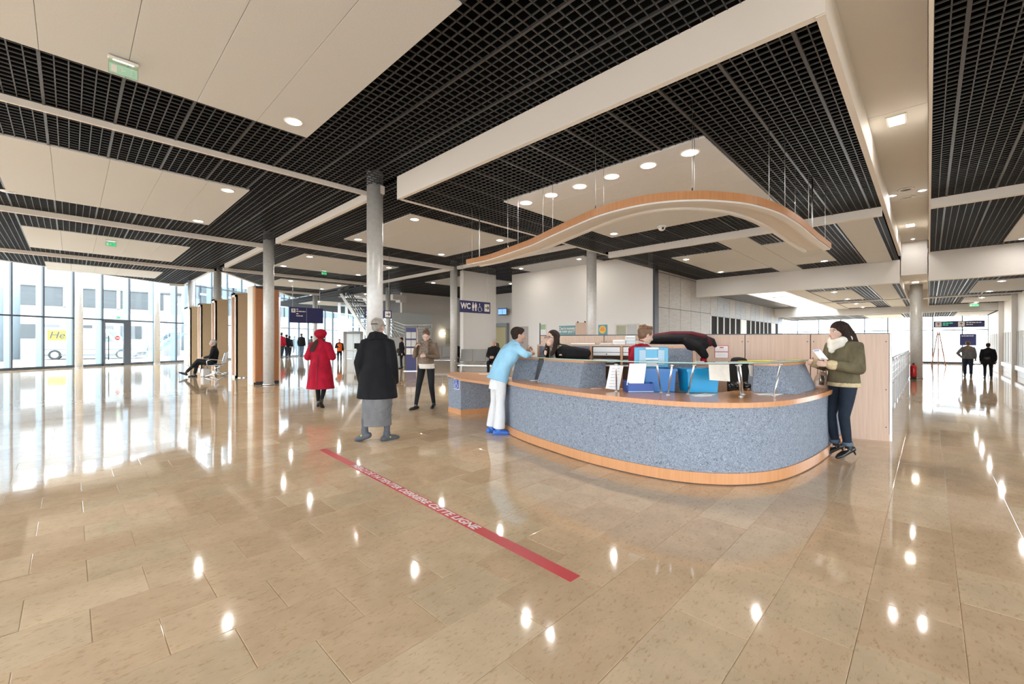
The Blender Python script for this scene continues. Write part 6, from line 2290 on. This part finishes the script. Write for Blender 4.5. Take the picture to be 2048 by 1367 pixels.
# loose papers
def flat(label, px, py, z, w, d_, m, rz=.2, n=1, name='leaflets', cat='papers', dx=.04):
    p = at(px, py, z)
    o = thing(name, label, cat, (p.x, p.y, z), T1 - PI / 2 + rz)
    for k in range(n):
        MB().cbox((dx * k, .015 * k, .0015 + .003 * k), (w, d_, .0025), .25 * k).build('sheet', m, o)
    return o
flat('pale leaflets spread on the counter below the cyan box', 1402, 791, HC, .21, .12, 'paper', .15, 3)
flat('pale leaflets spread on the counter at the foot of the right block', 1532, 789, HC, .21, .14, 'paper', -.1, 3)
flat('white card on the counter between the two left blocks', 1070, 761, HC, .16, .10, 'paper', .3, 2)
flat('pink slip on the counter at the end of the long left block', 1193, 777, HC, .15, .07, 'pink' if 'pink' in M else mat('pink', (.75, .45, .45), .6), .1, 1)
mat('sticky_yellow', (.80, .72, .10), .6)
flat('yellow leaflets lying on the glass shelf near the right end', 1508, 722.5, 1.214, .34, .12, 'sticky_yellow', .1, 2, dx=.12)
flat('yellow slip at the back of the glass shelf', 1588, 719.5, 1.214, .22, .06, 'sticky_yellow', .2, 1)
flat('white card on the glass shelf above the cyan box', 1399, 723, 1.214, .10, .04, 'paper', .0, 1)
flat('sheet lying on the low desk beside the man in light blue', 972, 748, HD, .3, .2, 'paper_grey', .2, 1)

# office chair behind the counter
cp_ = pd(1447, 6.1)
o = thing('office_chair', 'black office chair behind the counter', 'chair', (cp_.x, cp_.y, 0), T1 + PI / 2 + .25)
c = MB()
c.tube([(-.24, 0, .62), (-.26, 0, .85), (-.27, 0, 1.06), (-.26, 0, 1.20)], [(.20, .05), (.23, .05), (.22, .045), (.15, .035)], 18, ref=(1, 0, 0), rnd=True)
blob(c, 'backrest', 'soft_black', o, .012, 2)
blob(MB().tube([(-.2, 0, .50), (.05, 0, .50), (.24, 0, .49)], [(.22, .045), (.25, .05), (.22, .04)], 18, ref=(0, 0, 1), rnd=True), 'seat', 'soft_black', o, .012, 2)
MB().tube([(-.24, 0, .66), (-.26, 0, .47), (-.05, 0, .44)], .022, 8).build('back_bar', 'black', o)
MB().cyl((0, 0), .03, .08, .46, 12).build('gas_column', 'black', o)
for k in range(5):
    a = 2 * PI * k / 5
    lg = MB().tube([(0, 0, .10), (.28 * math.cos(a), .28 * math.sin(a), .075)], .022, 8).build('base_arm', 'black', o)
    MB().ell((.28 * math.cos(a), .28 * math.sin(a), .035), (.03, .03, .034)).build('castor', 'black', lg)

# calendar on the partition
cl = on_part(1443)
o = thing('calendar', 'wall calendar with red border pinned on the partition', 'calendar', (cl.x + PN.x * .012, cl.y + PN.y * .012, zat(cl, 716)), math.atan2(PDIR.y, PDIR.x))
MB().box(-.105, .105, -.006, .0, .0, .21).build('backing', 'red_gloss' if False else mat('calendar_red', (.55, .10, .14), .5), o)
MB().box(-.095, .095, -.009, -.006, .11, .20).build('page', 'paper', o)
MB().box(-.095, .095, -.009, -.006, .005, .095).build('page', 'paper', o)
MB().box(-.03, .03, -.011, -.009, .165, .185).build('red_heading', 'calendar_red', o)
lines(o, [(-.08, .08, .15), (-.08, .08, .135), (-.08, .08, .12), (-.08, .08, .07), (-.08, .08, .055), (-.08, .08, .04)], .008, 'paper_grey', -.012)

# things on and in the back cabinet
def on_cab(px, y=.15, z=ZT):
    x = cbx(px)
    return CB0 + CDIR * x - CNR * y + Vector((0, 0, z))
def stack(label, px, w, d_, h, m, name='paper_box', cat='box', y=.18, rz=0.0, z=ZT):
    p = on_cab(px, y, z)
    o = thing(name, label, cat, tuple(p), cz + rz)
    MB().rbox((0, 0, h / 2), (w, d_, h), .005).build('carton', m, o)
    MB().box(-w / 2 + .01, w / 2 - .01, -d_ / 2 - .002, -d_ / 2, h * .25, h * .75).build('label_strip', 'paper_grey', o)
    return o
stack('white carton on the back cabinet left of the taller carton', 1238, .20, .2, .075, 'paper')
stack('pale green lower carton at the receptionist\'s shoulder', 1262, .16, .2, .065, 'lid_pale', y=.14)
stack('white upper carton on the pale green one', 1261, .155, .18, .075, 'paper', z=ZT + .066, y=.14)
p = on_cab(1210, .15)
o = thing('paper_sheaf', 'loose white sheaf of papers on the back cabinet', 'papers', tuple(p), cz)
for k in range(3):
    MB().cbox((.02 * k, 0, .004 + .008 * k), (.20, .16, .006), .12 * k).build('sheet', 'paper', o)
p = on_cab(1165, .15)
o = thing('flat_folder', 'flat tan folder on the back cabinet behind the receptionist', 'folder', tuple(p), cz)
MB().rbox((0, 0, .012), (.42, .22, .02), .004).build('cover', 'kiosk_tan', o)
MB().box(-.20, .20, -.112, -.10, .004, .02).build('page_edge', 'paper', o)
p = on_cab(1220, .17, ZT - .334)
o = thing('folded_bags', 'grey folded plastic bags inside the cabinet shelf', 'bags', tuple(p), cz)
c = MB(); rg = random.Random(9)
for k in range(5):
    c.ell((-.02 + .03 * k - .05, 0, .045 + .012 * (k % 3)), (.10, .08, .03))
blob(c, 'bag_pile', 'paper_grey', o, .010, 2)
# coats thrown over the cabinet end
p = on_cab(1352, .16)
o = thing('coat_pile', 'pile of maroon and black coats thrown over the cabinet', 'coats', tuple(p), cz)
cloth('coat_maroon', (.075, .012, .018))
c = MB()
c.tube([(-.50, 0, .07), (-.2, 0, .09), (.15, 0, .10), (.42, 0, .08)], [(.18, .06), (.24, .085), (.24, .095), (.2, .08)], 16, ref=(0, 0, 1), rnd=True)
c.tube([(.18, -.10, .06), (.34, -.15, -.04), (.42, -.17, -.17)], [(.19, .09), (.18, .08), (.09, .06)], 12, rnd=True)
c.ell((.30, -.13, .0), (.20, .11, .11))
blob(c, 'black_coat', 'jacket_black', o, .012, 2)
c = MB()
c.tube([(-.36, .02, .13), (-.05, .02, .165), (.25, .0, .16), (.44, -.02, .11), (.50, -.06, .02)], [(.12, .04), (.18, .05), (.20, .055), (.19, .06), (.14, .055)], 16, ref=(0, 0, 1), rnd=True)
blob(c, 'maroon_coat', 'coat_maroon', o, .012, 2)
c = MB()
c.tube([(.48, 0, .08), (.56, -.02, .05), (.60, -.03, -.02)], [.06, .055, .03], 10, rnd=True)
blob(c, 'sleeve', 'soft_black', o, .010, 1)
p = on_cab(1404, .05, ZT - .29)
o = thing('red_pouch', 'small red bag hanging under the coats at the cabinet end', 'bag', tuple(p), cz)
blob(MB().ell((.02, -.06, .05), (.05, .04, .06)), 'pouch', 'coat_red', o, .008, 1)
MB().tube([(0, -.06, .10), (.02, -.06, .16), (.04, -.06, .10)], .006, 6).build('strap', 'paper', o)
p = on_cab(1373, .12, ZT - .334)
o = thing('ring_binder', 'white ring binder standing at the cabinet end', 'binder', (p.x + CDIR.x * .12, p.y + CDIR.y * .12, p.z), cz)
MB().rbox((0, 0, .14), (.05, .22, .28), .005).build('cover', 'paper', o)
MB().box(-.018, .018, -.113, -.110, .12, .22).build('spine_label', 'paper_grey', o)
# handbag
hp = at(1648, 777, HC)
o = thing('handbag', 'shiny beige handbag standing on the end of the counter', 'handbag', tuple(hp), T1 - PI / 2)
noisy('bag_beige', (.42, .27, .20), (.52, .36, .27), 8, .25)
c = MB()
c.tube([(0, .03, .03), (0, .03, .10), (0, .03, .16), (0, .03, .19)], [(.118, .055), (.112, .055), (.085, .045), (.05, .03)], 18, ref=(0, 1, 0), rnd=True)
blob(c, 'bag_body', 'bag_beige', o, .008, 2)
for y in (.0, .05):
    MB().tube([(-.05, y, .18), (-.045, y, .27), (-.01, y, .31), (.025, y, .27), (.03, y, .18)], .008, 6).build('handle', 'bag_beige', o)
MB().tube([(-.05, -.028, .05), (-.045, -.03, .12), (-.03, -.02, .17)], [(.03, .004)] * 3, 8, ref=(0, 1, 0)).build('sequin_band', 'chrome', o)
# leaflet held by the woman on the right
lp = pd(1642, 5.40)
z0 = zat(lp, 712)
def lpt(px, py, d_=5.40):
    p = pd(px, d_)
    return (p.x, p.y, zat(p, py))
o = sheet('leaflet', 'white leaflet with a blue heading held by the woman on the right', 'leaflet', [lpt(1640, 720), lpt(1657, 719), lpt(1640, 699), lpt(1625, 700)], 'paper')
h_ = sheet('heading_bar', None, None, [lpt(1628.5, 702.6, 5.395), lpt(1639, 701.8, 5.395), lpt(1637.5, 700.4, 5.395), lpt(1627, 701, 5.395)], 'isa_blue')
h_.parent = o

# ================================================================== right aisle: railing, extinguisher, frame
RL_ = thing('aisle_railing', 'perforated steel railing along the right aisle behind the partition', 'railing', (17, .55, 0))
x = 8.9
mat('rail_tan', (.30, .255, .205), .5)
while x < 22.6:
    MB().box(x, x + .05, .53, .57, 0, 1.10).build('post', 'perf_steel', RL_, True)
    MB().box(x + .08, x + 1.12, .54, .56, .08, .58).build('solid_panel', 'rail_tan', RL_, True)
    for z in (.66, .80, .94):
        MB().box(x + .05, x + 1.2, .535, .565, z, z + .035).build('bar', 'perf_steel', RL_, True)
    for q in range(3):
        MB().tube([(x + .2 + q * .36, .55, .60), (x + .2 + q * .36, .55, .98), (x + .32 + q * .36, .55, 1.04), (x + .44 + q * .36, .55, .98)], .018, 6).build('hoop', 'cool_white', RL_, True)
    x += 1.2
MB().tube([(8.9, .55, 1.11), (22.7, .55, 1.11)], .025, 8).build('handrail', 'perf_steel', RL_, True)
ep_ = pd(1827, 16.7)
o = thing('fire_extinguisher', 'red fire extinguisher at the foot of the right aisle column', 'extinguisher', (ep_.x, ep_.y, .1))
MB().lathe((0, 0, 0), [(.085, 0), (.095, .02), (.095, .38), (.07, .44), (.03, .47)], 18).build('cylinder', 'red_gloss', o)
MB().lathe((0, 0, .47), [(.03, 0), (.03, .05), (.015, .06)], 10).build('valve', 'black', o)
MB().tube([(.02, 0, .50), (.12, 0, .46), (.13, 0, .2)], .012, 6).build('hose', 'black', o)
MB().tube([(0, -.0955, .18), (0, -.0965, .18)], .04, 12).build('label_spot', 'paper', o)
MB().tube([(0, 0, -.1), (0, 0, .0)], .09, 12).build('stand', 'black', o)
lf2 = Vector((35.5, -.42, 0))
o = thing('easel', 'tall thin wooden easel in front of the far glazing', 'easel', tuple(lf2), 0)
for a in (-.30, .30):
    MB().tube([(0, a, 0), (0, a * .1, 2.05)], .025, 6).build('leg', 'cherry', o)
MB().tube([(.5, 0, 0), (0, 0, 1.95)], .025, 6).build('leg', 'cherry', o)
o = thing('wall_dispenser', 'black and white dispenser on the right corridor wall', 'dispenser', (23.5, -2.72, 1.05), PI)
MB().rbox((0, .06, .2), (.28, .12, .42), .02).build('housing', 'paper', o)
MB().rbox((-.18, .06, .2), (.12, .13, .42), .02).build('reader', 'black', o)

# ================================================================== red waiting line on the floor
def a3(px, py): return at(px, py, 0)
t0, t1, t2, t3 = a3(637.5, 899.8), a3(653, 897.6), a3(1160, 1151.5), a3(1141, 1164)
mid0, mid1 = (t0 + t1) / 2, (t3 + t2) / 2
tdir = (mid1 - mid0).normalized()
tl_ = (mid1 - mid0).length
tw = ((t1 - t0).length + (t2 - t3).length) / 2
ang = math.atan2(tdir.y, tdir.x)
o = thing('waiting_line', 'red floor tape with white lettering in front of the counter', 'floor tape', (mid0.x, mid0.y, 0), ang)
MB().box(0, tl_, -tw / 2, tw / 2, .0003, .0018).build('tape', 'red_tape', o)
ts, te = (a3(707, 930) - mid0).dot(tdir), (a3(957, 1057) - mid0).dot(tdir)
tx = text('MERCI DE PATIENTER DERRIERE CETTE LIGNE', tw * .98, 'tape_white', o, (ts, 0, .0022), (0, 0, 0), align='LEFT', shear=.22, bold=.0025, ext=.0002, spacing=1.0)
TEXT_FIT = [(tx, te - ts)]
# ================================================================== freeze the remeshed figures and the lettering
def freeze():
    for o, v, n in BLOBS:
        r = o.modifiers.new('remesh', 'REMESH')
        r.mode = 'VOXEL'
        r.voxel_size = v
        r.use_smooth_shade = True
        if n:
            s_ = o.modifiers.new('smooth', 'SMOOTH')
            s_.factor = .5
            s_.iterations = n
    dg = bpy.context.evaluated_depsgraph_get()
    done = []
    fonts = [o for o in bpy.data.objects if o.type == 'FONT']
    fit = {o.name: L for o, L in TEXT_FIT}
    for o, v, n in BLOBS:
        done.append((o, bpy.data.meshes.new_from_object(o.evaluated_get(dg))))
    ft = [(o, bpy.data.meshes.new_from_object(o.evaluated_get(dg))) for o in fonts]
    for o, me in done:
        o.modifiers.clear()
        me.name = o.data.name
        o.data = me
    for o, me in ft:
        n = bpy.data.objects.new('text_mesh', me)
        C.objects.link(n)
        n.parent = o.parent
        n.location = o.location.copy()
        n.rotation_euler = o.rotation_euler.copy()
        n.scale = o.scale.copy()
        if o.name in fit:
            xs = [v.co.x for v in me.vertices]
            n.scale.x = fit[o.name] / (max(xs) - min(xs))
        bpy.data.objects.remove(o)
        n.name = 'lettering'
        n['kind'] = 'stuff'


freeze()
